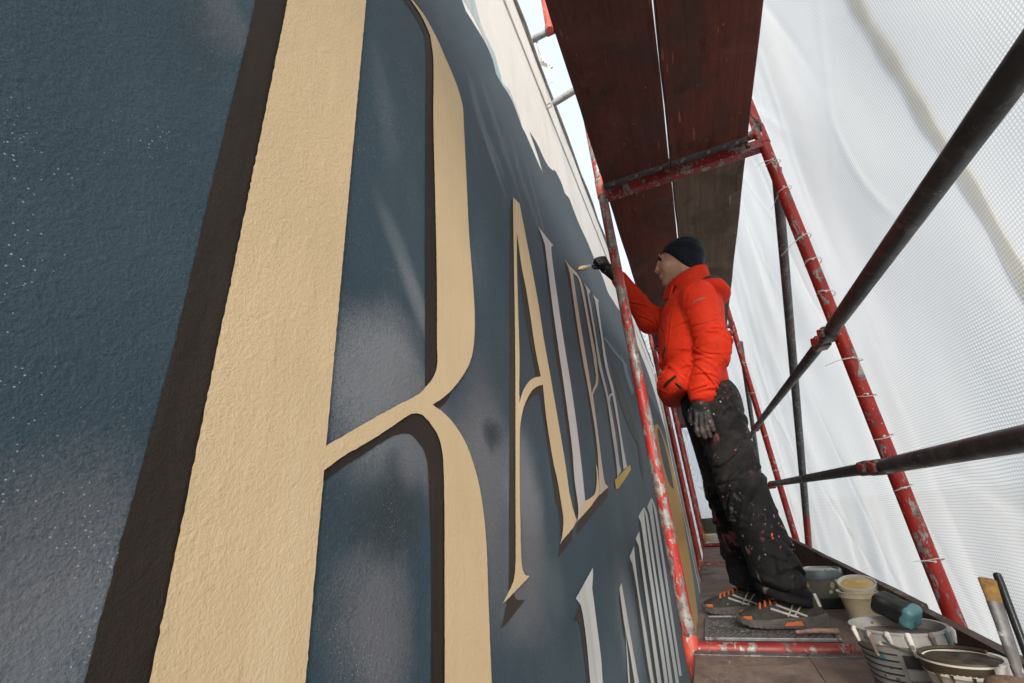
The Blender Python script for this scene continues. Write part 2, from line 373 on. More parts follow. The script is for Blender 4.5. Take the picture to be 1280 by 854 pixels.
# outlines of the painted shapes, metres along the wall and height above the deck
MURAL = {
 'R': [(0.252,1.175),(0.250,0.374),(0.250,0.346),(0.372,0.303),(0.397,0.294),(0.397,0.332),(0.397,0.532),(0.424,0.550),(0.473,0.576),(0.523,0.605),(0.562,0.628),(0.581,0.634),(0.599,0.634),(0.623,0.623),(0.645,0.607),(0.658,0.583),(0.662,0.550),(0.663,0.499),(0.660,0.384),(0.655,0.203),(0.806,0.150),(0.810,0.333),(0.813,0.417),(0.809,0.471),(0.795,0.529),(0.772,0.573),(0.741,0.610),(0.704,0.635),(0.670,0.649),(0.628,0.658),(0.657,0.674),(0.692,0.698),(0.733,0.733),(0.773,0.777),(0.795,0.821),(0.809,0.895),(0.808,0.996),(0.800,1.106),(0.799,1.297),(0.798,1.514),(0.795,1.570),(0.763,1.617),(0.707,1.648),(0.658,1.670),(0.600,1.674),(0.547,1.655),(0.495,1.637),(0.427,1.588),(0.366,1.529),(0.296,1.417),(0.220,1.275),(0.217,1.233),(0.249,1.244)],
 'R_hole': [(0.400,1.417),(0.397,0.560),(0.455,0.594),(0.531,0.637),(0.583,0.665),(0.608,0.685),(0.634,0.712),(0.645,0.738),(0.645,0.778),(0.647,0.913),(0.644,1.110),(0.639,1.346),(0.641,1.562),(0.627,1.635),(0.590,1.651),(0.539,1.642),(0.490,1.622),(0.437,1.559),(0.401,1.501)],
 'R_sh_stem': [(0.207,1.172),(0.213,1.112),(0.214,0.822),(0.215,0.627),(0.212,0.489),(0.210,0.385),(0.210,0.360),(0.267,0.340),(0.267,0.452),(0.281,0.779),(0.260,1.268)],
 'R_sh_bowl': [(0.472,1.576),(0.516,1.605),(0.565,1.613),(0.605,1.603),(0.612,1.536),(0.609,1.314),(0.607,0.984),(0.608,0.765),(0.608,0.685),(0.661,0.720),(0.680,0.790),(0.684,1.395),(0.662,1.636),(0.586,1.686),(0.504,1.646)],
 'R_sh_nick': [(0.646,0.675),(0.695,0.700),(0.695,0.694),(0.677,0.674),(0.654,0.658),(0.636,0.657)],
 'R_sh_leg': [(0.392,0.514),(0.397,0.518),(0.426,0.537),(0.474,0.563),(0.514,0.585),(0.542,0.596),(0.568,0.599),(0.588,0.590),(0.607,0.576),(0.616,0.556),(0.620,0.511),(0.625,0.443),(0.623,0.214),(0.704,0.186),(0.725,0.539),(0.686,0.620),(0.585,0.651),(0.393,0.549)],
 'A': [(1.162,1.522),(1.229,1.544),(1.250,1.469),(1.290,1.322),(1.327,1.170),(1.345,1.045),(1.379,0.890),(1.409,0.747),(1.429,0.638),(1.438,0.533),(1.439,0.535),(1.454,0.496),(1.474,0.467),(1.489,0.451),(1.423,0.430),(1.301,0.403),(1.276,0.395),(1.306,0.415),(1.333,0.449),(1.338,0.469),(1.333,0.506),(1.320,0.570),(1.300,0.615),(1.276,0.748),(1.277,0.858),(1.222,0.839),(1.174,0.817),(1.128,0.786),(1.082,0.745),(1.063,0.721),(1.046,0.693),(1.033,0.657),(0.999,0.500),(0.995,0.471),(0.983,0.395),(0.984,0.369),(0.997,0.354),(1.024,0.348),(0.988,0.341),(0.934,0.331),(0.894,0.324),(0.867,0.320),(0.906,0.337),(0.933,0.353),(0.945,0.373),(0.952,0.397),(0.975,0.511),(0.995,0.607),(1.058,0.923),(1.120,1.282),(1.149,1.455)],
 'A_hole': [(1.167,1.376),(1.181,1.245),(1.201,1.183),(1.220,1.087),(1.237,0.967),(1.264,0.882),(1.203,0.862),(1.148,0.836),(1.094,0.798),(1.067,0.770),(1.053,0.749),(1.058,0.786),(1.085,0.898),(1.111,1.072),(1.134,1.219)],
 'A_sh_stem': [(1.163,1.519),(1.139,1.480),(1.091,1.265),(1.018,0.885),(0.980,0.696),(0.940,0.499),(0.922,0.400),(0.907,0.337),(0.925,0.336),(0.954,0.379),(1.073,0.928),(1.169,1.469)],
 'A_sh_right': [(1.162,1.361),(1.157,1.305),(1.154,1.216),(1.175,1.074),(1.199,0.954),(1.223,0.873),(1.251,0.863),(1.174,0.814),(1.081,0.742),(1.069,0.731),(1.124,0.769),(1.168,0.794),(1.205,0.810),(1.241,0.818),(1.243,0.801),(1.257,0.728),(1.270,0.634),(1.284,0.508),(1.301,0.495),(1.309,0.445),(1.290,0.416),(1.326,0.419),(1.365,0.464),(1.360,0.672),(1.318,0.830),(1.286,0.936),(1.225,1.210),(1.190,1.364)],
 'A_sh_foot': [(0.932,0.333),(0.937,0.321),(0.950,0.314),(0.992,0.308),(0.947,0.298),(0.887,0.285),(0.856,0.281),(0.875,0.295),(0.898,0.322),(0.909,0.332)],
 'A_sh_rfoot': [(1.287,0.399),(1.271,0.386),(1.251,0.366),(1.340,0.384),(1.413,0.400),(1.426,0.427),(1.357,0.423)],
 'L': [(1.455,1.592),(1.559,1.611),(1.670,1.633),(1.628,1.593),(1.617,1.488),(1.622,1.286),(1.632,1.125),(1.657,0.922),(1.657,0.700),(1.637,0.522),(1.626,0.502),(1.489,0.451),(1.517,0.472),(1.527,0.502),(1.523,0.580),(1.545,0.688),(1.542,0.902),(1.531,1.055),(1.521,1.224),(1.521,1.434),(1.521,1.547),(1.480,1.574)],
 'L_foot': [(1.604,0.507),(1.722,0.525),(1.804,0.542),(1.855,0.572),(1.893,0.614),(1.911,0.669),(1.926,0.644),(1.922,0.609),(1.901,0.543),(1.752,0.507),(1.715,0.496),(1.489,0.450),(1.536,0.472)],
 'L_sh': [(1.451,1.578),(1.486,1.554),(1.498,1.476),(1.492,1.278),(1.489,1.052),(1.512,0.888),(1.513,0.697),(1.503,0.511),(1.498,0.502),(1.486,0.467),(1.489,0.450),(1.558,0.490),(1.599,0.916),(1.568,1.460),(1.517,1.573)],
 'L_sh_foot': [(1.483,0.435),(1.481,0.411),(1.594,0.436),(1.750,0.469),(1.963,0.511),(2.083,0.536),(1.961,0.538),(1.655,0.486)],
 'P': [(1.873,1.678),(1.983,1.697),(2.145,1.743),(2.244,1.750),(2.284,1.713),(2.308,1.611),(2.334,1.447),(2.356,1.297),(2.333,1.212),(2.312,1.157),(2.254,1.103),(2.159,1.053),(2.082,1.010),(2.062,0.799),(2.044,0.623),(2.056,0.591),(2.116,0.579),(1.994,0.557),(1.913,0.541),(1.919,0.568),(1.999,0.760),(2.001,0.949),(1.967,1.147),(1.952,1.301),(1.953,1.529),(1.957,1.642),(1.925,1.675)],
 'P_hole': [(2.043,1.683),(2.151,1.718),(2.200,1.705),(2.222,1.638),(2.239,1.494),(2.258,1.295),(2.250,1.214),(2.256,1.161),(2.202,1.100),(2.122,1.054),(2.062,1.012),(2.064,1.108),(2.054,1.210),(2.041,1.373),(2.040,1.571)],
 'P_sh': [(1.873,1.671),(1.886,1.623),(1.912,1.577),(1.914,1.481),(1.927,1.282),(1.940,1.121),(1.968,0.950),(1.961,0.756),(1.916,0.582),(1.909,0.540),(1.968,0.570),(2.079,0.931),(2.063,1.382),(2.006,1.606)],
 'P_sh_foot': [(1.892,0.539),(1.895,0.516),(2.096,0.545),(2.107,0.578)],
 'H': [(2.345,1.777),(2.526,1.811),(2.456,1.750),(2.470,1.591),(2.485,1.284),(2.565,1.088),(2.587,0.901),(2.548,0.716),(2.572,0.680),(2.408,0.640),(2.453,0.726),(2.468,0.883),(2.484,1.080),(2.396,1.257),(2.412,1.433),(2.396,1.651),(2.388,1.747)],
 'H_r': [(2.608,1.826),(2.837,1.883),(2.786,1.834),(2.749,1.630),(2.740,1.360),(2.832,1.203),(2.810,0.892),(2.818,0.749),(2.841,0.728),(2.669,0.696),(2.729,0.901),(2.721,1.177),(2.627,1.326),(2.662,1.548),(2.663,1.696),(2.666,1.799)],
 'H_bar': [(2.500,1.052),(2.540,1.095),(2.615,1.135),(2.712,1.166),(2.713,1.154),(2.624,1.121),(2.549,1.062)],
 'H_foot': [(2.309,0.620),(2.960,0.749),(2.973,0.718),(2.366,0.580),(2.304,0.580)],
 'H_sh': [(2.351,1.773),(2.365,1.730),(2.366,1.637),(2.373,1.408),(2.362,1.247),(2.444,1.066),(2.435,0.878),(2.421,0.723),(2.401,0.642),(2.509,0.731),(2.534,1.081),(2.448,1.273),(2.408,1.565)],
 'H_sh_r': [(2.614,1.819),(2.642,1.778),(2.627,1.681),(2.627,1.535),(2.600,1.318),(2.686,1.169),(2.695,0.896),(2.646,0.696),(2.760,0.753),(2.781,1.180),(2.682,1.343),(2.713,1.691)],
 'r2_l': [(1.617,0.301),(1.371,0.250),(1.415,0.225),(1.426,0.190),(1.428,0.125),(1.416,0.040),(1.386,-0.088),(1.553,-0.150),(1.554,0.001),(1.571,0.059),(1.572,0.127),(1.573,0.198),(1.573,0.247),(1.607,0.281)],
 'r2_l_sh': [(1.419,0.224),(1.325,0.203),(1.368,0.197),(1.391,0.181),(1.395,0.133),(1.394,0.046),(1.366,-0.080),(1.449,-0.111),(1.481,0.102),(1.461,0.206)],
 'r2_a': [(2.082,0.195),(2.019,0.184),(2.011,0.124),(2.011,0.049),(2.034,-0.028),(2.042,-0.139),(2.065,-0.342),(2.184,-0.386),(2.131,-0.164),(2.108,-0.038),(2.097,0.078),(2.085,0.171)],
 'r2_a_sh': [(2.026,0.176),(1.993,0.142),(1.975,0.064),(1.991,-0.018),(1.980,-0.121),(2.005,-0.319),(2.108,-0.357),(2.069,-0.094),(2.038,0.074)],
 'r2_a_thin': [(2.014,0.041),(1.983,-0.016),(1.925,-0.105),(1.841,-0.258),(1.868,-0.268),(1.956,-0.114),(1.995,-0.033)],
 'r2_s3': [(2.580,0.299),(2.385,0.266),(2.434,0.230),(2.448,0.124),(2.431,-0.001),(2.408,-0.200),(2.416,-0.246),(2.400,-0.467),(2.497,-0.503),(2.506,-0.271),(2.517,-0.054),(2.503,0.107),(2.558,0.269)],
 'r2_s3_sh': [(2.368,0.251),(2.334,0.222),(2.380,0.203),(2.387,0.105),(2.362,-0.022),(2.362,-0.188),(2.370,-0.233),(2.346,-0.447),(2.456,-0.488),(2.506,-0.271),(2.517,-0.054),(2.503,0.107),(2.456,0.248)],
 'r2_s4': [(2.871,0.360),(2.677,0.330),(2.751,0.287),(2.707,0.129),(2.667,-0.046),(2.603,-0.299),(2.558,-0.525),(2.654,-0.561),(2.729,-0.335),(2.768,-0.105),(2.801,0.096),(2.854,0.314)],
 'r2_s4_sh': [(2.680,0.319),(2.656,0.288),(2.686,0.259),(2.644,0.117),(2.624,-0.038),(2.557,-0.286),(2.515,-0.509),(2.608,-0.544),(2.672,-0.319),(2.768,-0.105),(2.801,0.096),(2.854,0.314)],
 'r2_s5': [(3.245,0.487),(2.938,0.438),(3.013,0.405),(2.966,0.165),(2.923,-0.052),(2.854,-0.320),(2.836,-0.366),(2.757,-0.600),(2.860,-0.639),(2.967,-0.403),(2.994,-0.347),(3.061,-0.076),(3.113,0.150),(3.214,0.406),(3.273,0.459)],
 'r2_s5_sh': [(2.951,0.425),(2.931,0.382),(2.902,0.172),(2.863,-0.041),(2.798,-0.305),(2.781,-0.350),(2.708,-0.582),(2.815,-0.622),(2.942,-0.396),(2.994,-0.347),(3.061,-0.076),(3.113,0.150),(3.222,0.426)],
 'r2_s6': [(3.262,0.483),(3.311,0.452),(3.255,0.304),(3.174,0.046),(3.119,-0.176),(3.028,-0.421),(2.931,-0.665),(3.038,-0.705),(3.168,-0.461),(3.262,-0.205),(3.305,0.028),(3.398,0.296),(3.436,0.443),(3.311,0.491)],
 'r2_s7': [(3.871,0.561),(3.481,0.494),(3.569,0.449),(3.488,0.207),(3.409,-0.050),(3.359,-0.273),(3.313,-0.476),(3.228,-0.728),(3.380,-0.782),(3.480,-0.522),(3.536,-0.311),(3.598,-0.079),(3.692,0.191),(3.819,0.462),(3.907,0.536)],
 'r2_s8': [(3.898,0.558),(3.931,0.478),(3.851,0.224),(3.743,-0.059),(3.647,-0.309),(3.561,-0.533),(3.713,-0.575),(3.812,-0.344),(3.923,-0.084),(4.048,0.211),(4.123,0.486),(3.965,0.559)],
 'swirl': [(2.960,1.480),(3.169,1.431),(3.360,1.302),(3.599,1.158),(3.865,1.074),(3.662,0.961),(3.345,1.017),(3.076,1.133),(2.950,1.265)],
 'swirl2': [(3.625,1.749),(3.943,1.680),(4.138,1.512),(3.863,1.411),(3.653,1.539)],
 'line': [(2.797,1.593),(3.346,1.656),(4.009,1.739),(3.969,1.703),(3.260,1.601),(2.772,1.560)],
 'loop': [(3.647,0.985),(3.793,0.951),(3.772,0.834),(3.641,0.714),(3.503,0.717),(3.550,0.815)],
 'loop2': [(5.195,2.031),(6.171,2.252),(6.619,2.224),(5.911,1.921),(5.156,1.705),(5.107,1.819)],
 'ochre': [(5.734,1.391),(6.086,1.510),(6.645,1.618),(7.109,1.619),(7.686,1.488),(8.250,1.266),(8.590,0.918),(8.328,0.420),(7.976,0.000),(7.698,-0.385),(7.171,-0.670),(6.587,-0.929),(6.445,-1.019),(5.724,-0.875),(5.661,-0.563),(5.244,-0.154),(5.237,0.177),(5.229,0.527),(5.640,0.847)],
 'ochre_dark': [(6.274,1.473),(6.729,1.571),(7.218,1.485),(7.516,1.274),(7.538,0.977),(7.348,0.745),(6.681,0.777),(6.244,0.926),(6.072,1.158)],
 'field_top': [(0.796,2.127),(0.831,2.117),(0.859,2.100),(0.915,2.122),(0.984,2.147),(1.039,2.159),(1.084,2.147),(1.109,2.096),(1.167,2.108),(1.260,2.143),(1.328,2.131),(1.383,2.101),(1.449,2.104),(1.612,2.074),(1.675,2.075),(1.603,2.146),(1.513,2.195),(1.628,2.232),(1.742,2.232),(1.855,2.252),(1.787,2.231),(1.901,2.294),(1.983,2.358),(2.076,2.381),(2.140,2.377),(2.188,2.349),(2.322,2.412),(2.412,2.384),(2.567,2.362),(2.787,2.370),(2.950,2.356),(3.085,2.338),(3.376,2.346),(3.513,2.290),(3.826,2.342),(4.062,2.381),(4.791,2.535),(6.120,2.575),(7.681,2.352),(8.639,1.806),(8.508,1.216)],
 'wash': [(0.812,2.154),(0.843,2.136),(0.902,2.162),(0.969,2.167),(1.029,2.158),(1.050,2.102),(1.093,2.075),(1.170,2.099),(1.254,2.112),(1.332,2.091),(1.396,2.102),(1.369,2.150),(1.270,2.192),(1.175,2.129),(1.149,2.182),(1.114,2.225),(1.046,2.218),(0.993,2.226),(0.954,2.280),(0.934,2.335)],
}

ft = MURAL['field_top']
field = paint_sheet('painted_background', [[(-2.6, -2.2)] + [(8.66, -2.2), (8.64, 0.6)] + ft[::-1] + [(0.5, 2.75), (-2.6, 2.9)]], WX + 0.0015, M['field'], wall, 0.02, 0.0012)
paint_sheet('blue_wash', [MURAL['wash']], WX + 0.0008, M['wash'], wall, 0.01, 0.002)
LAYER = [0]
def layer():
    """each coat lies a hair above the one before"""
    LAYER[0] += 1; return LAYER[0] * 0.00003
def letter(name, loops, shadows, mat, shmat, rough=0.0004, lab=None, extra=()):
    o = paint_sheet('painted_letter', [MURAL[l] for l in loops], WX + 0.0042 + layer(), mat, wall, 0.005, rough)
    if lab: o['label'] = lab
    for s_ in shadows:
        paint_sheet('painted_shadow', [MURAL[s_]], WX + 0.0022 + layer(), shmat, o, 0.006, rough)
    for (nm, l, m_, dx) in extra:
        paint_sheet(nm, [MURAL[l]], WX + dx + layer(), m_, o, 0.006, rough)
    return o
letter('R', ['R', 'R_hole'], ['R_sh_stem', 'R_sh_bowl', 'R_sh_nick', 'R_sh_leg'], M['cream'], M['brown'], 0.0003, 'giant cream letter R with a dark brown drop shadow')
letter('A', ['A', 'A_hole'], ['A_sh_stem', 'A_sh_right', 'A_sh_foot', 'A_sh_rfoot'], M['cream'], M['brown_mid'], 0.0004, 'narrow cream letter A with a curved crossbar')
letter('L', ['L'], ['L_sh', 'L_sh_foot'], M['undercoat'], M['brown_mid'], 0.0004, 'grey undercoated letter L with a cream foot', [('letter_foot', 'L_foot', M['cream'], 0.0052)])
letter('P', ['P', 'P_hole'], ['P_sh', 'P_sh_foot'], M['undercoat_warm'], M['brown_mid'], 0.0004, 'warm grey undercoated letter P')
letter('H', ['H'], ['H_sh', 'H_sh_r'], M['undercoat'], M['brown_mid'], 0.0004, 'thin grey letter H with a yellow ochre foot',
       [('letter_stem', 'H_r', M['undercoat'], 0.0042), ('crossbar', 'H_bar', M['undercoat'], 0.0052), ('letter_foot', 'H_foot', M['ochre_y'], 0.0056)])
letter('l', ['r2_l'], ['r2_l_sh'], M['white_coat'], M['brown_mid'])
letter('a', ['r2_a'], ['r2_a_sh'], M['white_coat'], M['brown_mid'], extra=[('letter_stem', 'r2_a_thin', M['white_coat'], 0.0036)])
letter('s', ['r2_s3'], ['r2_s3_sh'], M['white_coat'], M['brown_mid'])
letter('s', ['r2_s4'], ['r2_s4_sh'], M['white_coat'], M['brown_mid'])
letter('s', ['r2_s5'], ['r2_s5_sh'], M['white_coat'], M['brown_mid'], extra=[('letter_stem', 'r2_s6', M['white_coat'], 0.0036)])
letter('s', ['r2_s7'], [], M['white_coat'], M['brown_mid'], extra=[('letter_stem', 'r2_s8', M['white_coat'], 0.0036)])
paint_sheet('painted_swirl', [MURAL['swirl']], WX + 0.004, M['slate'], wall)
paint_sheet('painted_swirl', [MURAL['swirl2']], WX + 0.004, M['slate_pale'], wall)
paint_sheet('painted_line', [MURAL['line']], WX + 0.0042, M['slate_pale'], wall)
paint_sheet('painted_swirl', [MURAL['loop']], WX + 0.004, M['slate'], wall)
paint_sheet('painted_swirl', [MURAL['loop2']], WX + 0.004, M['slate'], wall)
o = paint_sheet('painted_letter', [MURAL['ochre']], WX + 0.004, M['ochre'], wall, 0.03, 0.001); o['label'] = 'tall ochre curved letter at the far end of the wall'
paint_sheet('painted_shadow', [MURAL['ochre_dark']], WX + 0.007, M['brown_mid'], o, 0.03, 0.001)
# coping and drip edge along the top, cable run beneath it, white corner trim at the far end
M['coping'] = mat_plain('coping_render', (0.36, 0.34, 0.31), 0.85, var=0.12, scale=9, bump=0.5, bscale=60)
M['cable'] = mat_plain('grey_cable_sheath', (0.30, 0.28, 0.26), 0.7, var=0.3)
cp = MB()
cp.box((WX - 0.162, (WALL_END - 3) / 2, WTOP + 0.013), (0.35, WALL_END + 3.04, 0.026), 0.006)
cp.build('coping', M['coping'], wall)
MB().box((WX + 0.004, (WALL_END - 3) / 2, WTOP - 0.13), (0.012, WALL_END + 3.0, 0.26), 0.004).build('moulding', M['plaster'], wall)
pts = [(WX + 0.020 + 0.004 * math.sin(i * 1.7), -1 + i * 0.22, WTOP + 0.004 + 0.012 * math.sin(i * 2.3)) for i in range(46)]
MB().tube(pts, 0.009, 8).build('cable', M['cable'], wall, True)
MB().box((WX + 0.012, WALL_END - 0.12, (WTOP - 0.1 + GZ) / 2), (0.03, 0.10, WTOP - 0.1 - GZ), 0.006).build('corner_trim', M['coping'], wall)
k_ = MB().tube([(WX + 0.03, WALL_END - 0.33, GZ + 0.1), (WX + 0.03, WALL_END - 0.33, WTOP - 0.15)], 0.035, 12)
k_.build('downpipe', M['coping'], wall, True)

# ------------------------------------------------------------------ scaffold
XL, XR = -0.155, 0.618                       # inner and outer standards
BAYS = [-0.64, 1.93, 4.50, 7.07, 9.64]       # frame positions along the wall
LIFT = 2.09                                  # deck to deck
PR = 0.0242
def make_frame(posts, jack=False):
    """one scaffold frame from its foot to the next deck: two standards, bottom tube, top transom"""
    root = bpy.data.objects.new('scaffold_frame', None); COL.objects.link(root)
    for i, x in enumerate((XL, XR)):
        b = MB().tube([(x, 0, -0.005), (x, 0, 2.02)], PR, 24)
        po = b.build('post', posts[i], root, True)
        s_ = MB().lathe([(PR + 0.0035, 0.0), (PR + 0.0035, 0.11), (PR + 0.001, 0.115)], 24, (x, 0, 2.02)); s_.build('sleeve', M['clamp_red'] if i == 0 else posts[i], po, True)
        MB().tube([(x - 0.001, -PR - 0.006, 0.05), (x - 0.001, PR + 0.006, 0.05)], 0.006, 10).build('locking_pin', M['coupler'], po, True)
        MB().lathe([(PR + 0.002, -0.02), (PR + 0.002, 0.014), (PR, 0.016)], 24, (x, 0, 0)).build('collar', posts[i], po, True)
    MB().tube([(XL, 0, 0.004), (XR, 0, 0.004)], 0.021, 18).build('bottom_tube', M['transom'], root, True)
    t = MB().box(((XL + XR) / 2, 0, 2.018), (XR - XL - 0.02, 0.046, 0.05), 0.004).build('transom', M['transom'], root)
    for x in (XL + 0.06, XL + 0.335, XL + 0.385, XR - 0.07):
        MB().tube([(x, -0.026, 2.02), (x, -0.038, 2.02)], 0.011, 6).build('bolt', M['coupler'], t)
    # hook for the guard rail
    hk = [(XR + 0.0, -0.03, 2.08), (XR, -0.045, 2.10), (XR, -0.05, 2.13), (XR - 0.01, -0.04, 2.155), (XR - 0.02, -0.045, 2.18)]
    MB().tube(hk, 0.006, 8).build('rail_hook', M['coupler'], root, True)
    return root
GF = 'frames of the scaffold along the wall'
protos = {'near': make_frame((M['post_grey'], M['post_red'])), 'far': make_frame((M['post_dull'], M['post_red']))}
lab = {1: 'red scaffold frame with a grey scuffed inner post beside the painter', 0: 'red scaffold frame standing behind the camera along the wall',
       2: 'red scaffold frame beyond the painter, one bay further on', 3: 'red scaffold frame two bays beyond the painter', 4: 'last red scaffold frame at the far end of the wall'}
used = set()
for lv, z in (('deck', 0.0), ('upper', LIFT), ('lower', -LIFT)):
    for i, y in enumerate(BAYS):
        if lv == 'lower' and i == 0: continue
        kind = 'near' if i == 1 and lv != 'lower' else 'far'
        src = protos[kind]
        r = src if kind not in used else copy_thing(src, (0, y, z)); used.add(kind); r.location = (0, y, z)
        tag(r, lab[i] + {'deck': '', 'upper': ', upper lift', 'lower': ', lower lift'}[lv], 'scaffold frame', GF)
for i, y in enumerate(BAYS[1:]):             # adjustable feet on the ground
    for x in (XL, XR):
        j = thing('base_jack', 'galvanised scaffold foot plate standing on the gravel ground', 'base jack', (x, y, GZ), group='feet of the scaffold')
        MB().box((0, 0, 0.006), (0.15, 0.15, 0.012), 0.002).build('plate', M['galv'], j)
        MB().tube([(0, 0, 0.012), (0, 0, -LIFT - GZ - 0.003)], 0.017, 14).build('spindle', M['galv'], j, True)

# decks: two boards to the bay, with steel end caps
def plank(name, mat, x0, x1, y0, y1, z0, th, label, group, hooks=True):
    t = thing(name, label, 'deck board', ((x0 + x1) / 2, (y0 + y1) / 2, z0), group=group)
    w, l = x1 - x0, y1 - y0
    b = MB()
    nseg = 14; V, F = [], []
    ph = random.random() * 9
    for i in range(nseg + 1):                # slightly bowed and uneven edges
        y = -l / 2 + l * i / nseg
        sag = -0.0025 * math.sin(math.pi * i / nseg)
        e0 = 0.0015 * math.sin(i * 1.9 + ph); e1 = 0.0015 * math.sin(i * 1.3 + ph * 2)
        for (x, z) in ((-w / 2 + e0, 0.003), (-w / 2 + 0.004, 0), (w / 2 - 0.004, 0), (w / 2 + e1, 0.003), (w / 2 + e1, th - 0.003), (w / 2 - 0.004, th), (-w / 2 + 0.004, th), (-w / 2 + e0, th - 0.003)):
            V.append((x, y, z + sag))
    for i in range(nseg):
        for j in range(8): F.append([i * 8 + j, i * 8 + (j + 1) % 8, (i + 1) * 8 + (j + 1) % 8, (i + 1) * 8 + j])
    F.append(list(range(8))[::-1]); F.append([nseg * 8 + j for j in range(8)])
    F = [f[::-1] for f in F]
    b.add(V, F); b.build('board', mat, t)
    for s_ in (-1, 1):
        c = MB().box((0, s_ * (l / 2 - 0.018), th / 2), (w + 0.004, 0.05, th + 0.006), 0.002).build('end_cap', M['brace'], t)
        for x in (-w * 0.36, 0.0, w * 0.36):
            MB().tube([(x, s_ * (l / 2 - 0.026), -0.001), (x, s_ * (l / 2 - 0.026), -0.007)], 0.008, 8).build('rivet', M['galv'], c)
    return t
up = [('wood_maroon', 'wood_red'), ('wood_red', 'wood_brown'), ('wood_red', 'wood_brown'), ('wood_maroon', 'wood_brown')]
upl = [('dark maroon deck board overhead, edged by the wall gap', 'dark red deck board overhead on the sheet side'),
       ('knotty red deck board overhead beyond the red transom', 'weathered brown deck board overhead behind the dark beanie'),
       ('red deck board of the upper deck, two bays along by the wall', 'brown deck board of the upper deck, two bays along by the sheet'),
       ('maroon deck board of the upper deck in the last bay by the wall', 'brown deck board of the upper deck in the last bay by the sheet')]
dnl = [('dusty deck board underfoot before the red bottom tube, wall side', 'dusty deck board underfoot carrying the large striped bucket'),
       ('dusty brown deck board under the painter, wall side', 'dusty brown deck board under the painter, sheet side'),
       ('trodden deck board in the bay beyond the painter, wall side', 'trodden deck board in the bay beyond the painter, sheet side'),
       ('trodden deck board in the last bay, wall side', 'trodden deck board in the last bay, sheet side')]
XE = ((-0.134, 0.196), (0.2035, 0.551))
for i in range(4):
    y0, y1 = BAYS[i] + 0.022, BAYS[i + 1] - 0.022
    for s_ in (0, 1):
        plank('deck_plank', M[up[i][s_]], XE[s_][0], XE[s_][1], y0, y1, 2.046, 0.044, upl[i][s_], 'boards of the upper deck')
        plank('deck_plank', M['wood_deck'], XE[s_][0] - 0.01 + 0.02 * s_ * 0, XE[s_][1] + 0.03 * s_, y0, y1, -0.044, 0.044, dnl[i][s_], 'boards of the lower deck')

# guard rails with flattened coupler ends
def rail(y0, z0, y1, z1, x, label, r=0.0215, mat='rail'):
    t = thing('guard_rail', label, 'guard rail', (x, y0, z0), group='guard rails on the sheet side')
    d = Vector((0, y1 - y0, z1 - z0)); u = d.normalized()
    MB().tube([u * 0.03, u * 0.07, u * 0.10, d - u * 0.10, d - u * 0.07, d - u * 0.03], [r * 0.75, r * 0.82, r, r, r * 0.82, r * 0.75], 20).build('tube', M[mat], t, True)
    for q, s_ in ((u * 0.02, 1), (d - u * 0.02, -1)):
        c = MB().box(q, (0.052, 0.075, 0.05), 0.008).build('coupler', M['coupler'], t)
        MB().box(q + Vector((-0.029, -0.028, 0.002)), (0.012, 0.04, 0.03), 0.005, (0.3, 0, 0.2)).build('wedge', M['clamp_red'], c)
    return t
RX = XR - 0.05
rail(BAYS[0], 1.02, BAYS[1] - 0.02, 1.032, RX, 'dark steel upper guard rail crossing the sheet above the buckets', 0.024)
rail(BAYS[0], 0.515, BAYS[1] - 0.02, 0.54, RX, 'dark steel lower guard rail crossing the sheet above the buckets', 0.024)
rail(BAYS[1] + 0.05, 1.035, BAYS[2], 1.095, RX, 'dark upper guard rail behind the painter')
rail(BAYS[1] + 0.05, 0.545, BAYS[2], 0.60, RX, 'dark lower guard rail behind the painter')
for i in (2, 3):
    rail(BAYS[i] + 0.05, 1.09, BAYS[i + 1], 1.09, RX, ['', '', 'upper guard rail in the bay beyond the painter', 'upper guard rail in the last bay'][i])
    rail(BAYS[i] + 0.05, 0.59, BAYS[i + 1], 0.59, RX, ['', '', 'lower guard rail in the bay beyond the painter', 'lower guard rail in the last bay'][i])
# diagonal brace outside the frames, red at its foot
br = thing('diagonal_brace', 'slanting grey steel brace tube with a red foot between the outer posts', 'brace', (XR + 0.042, BAYS[1] + 0.1, 1.94))
a, b_ = Vector((0, 0, 0)), Vector((0, 2.28, -1.84))
MB().tube([a, a.lerp(b_, 0.86)], 0.0225, 18).build('tube', M['brace'], br, True)
MB().tube([a.lerp(b_, 0.86), b_], 0.0227, 18).build('foot', M['post_dull'], br, True)
br2 = thing('diagonal_brace', 'slanting grey steel brace tube in the bay two beyond the painter', 'brace', (XR + 0.042, BAYS[2] + 0.1, 1.94))
MB().tube([a, b_], 0.0225, 14).build('tube', M['brace'], br2, True)
# toe boards
def toe(y0, y1, z0, z1, label, x=XR - 0.062):
    t = thing('toe_board', label, 'toe board', (x, y0, 0.004), group='toe boards along the sheet')
    l = y1 - y0; V, F = [], []; n = 10
    for i in range(n + 1):
        y = l * i / n; zt = z0 + (z1 - z0) * i / n + 0.0015 * math.sin(i * 2.1)
        for q in ((-0.014, 0.0), (0.014, 0.0), (0.014, zt), (-0.013, zt)): V.append((q[0] + 0.002 * math.sin(i), y, q[1]))
    for i in range(n):
        for j in range(4): F.append([i * 4 + j, i * 4 + (j + 1) % 4, (i + 1) * 4 + (j + 1) % 4, (i + 1) * 4 + j])
    F.append([3, 2, 1, 0]); F.append([n * 4 + j for j in range(4)])
    F = [f[::-1] for f in F]
    MB().add(V, F).build('board', M['wood_toe'], t)
    for yy in (0.03, l - 0.03): MB().box((-0.016, yy, z0 * 0.5), (0.006, 0.05, z0 * 0.8), 0.001).build('end_strap', M['transom'], t)
    return t
toe(BAYS[0] + 0.05, BAYS[1] - 0.0, 0.055, 0.112, 'brown toe board behind the large paint buckets')
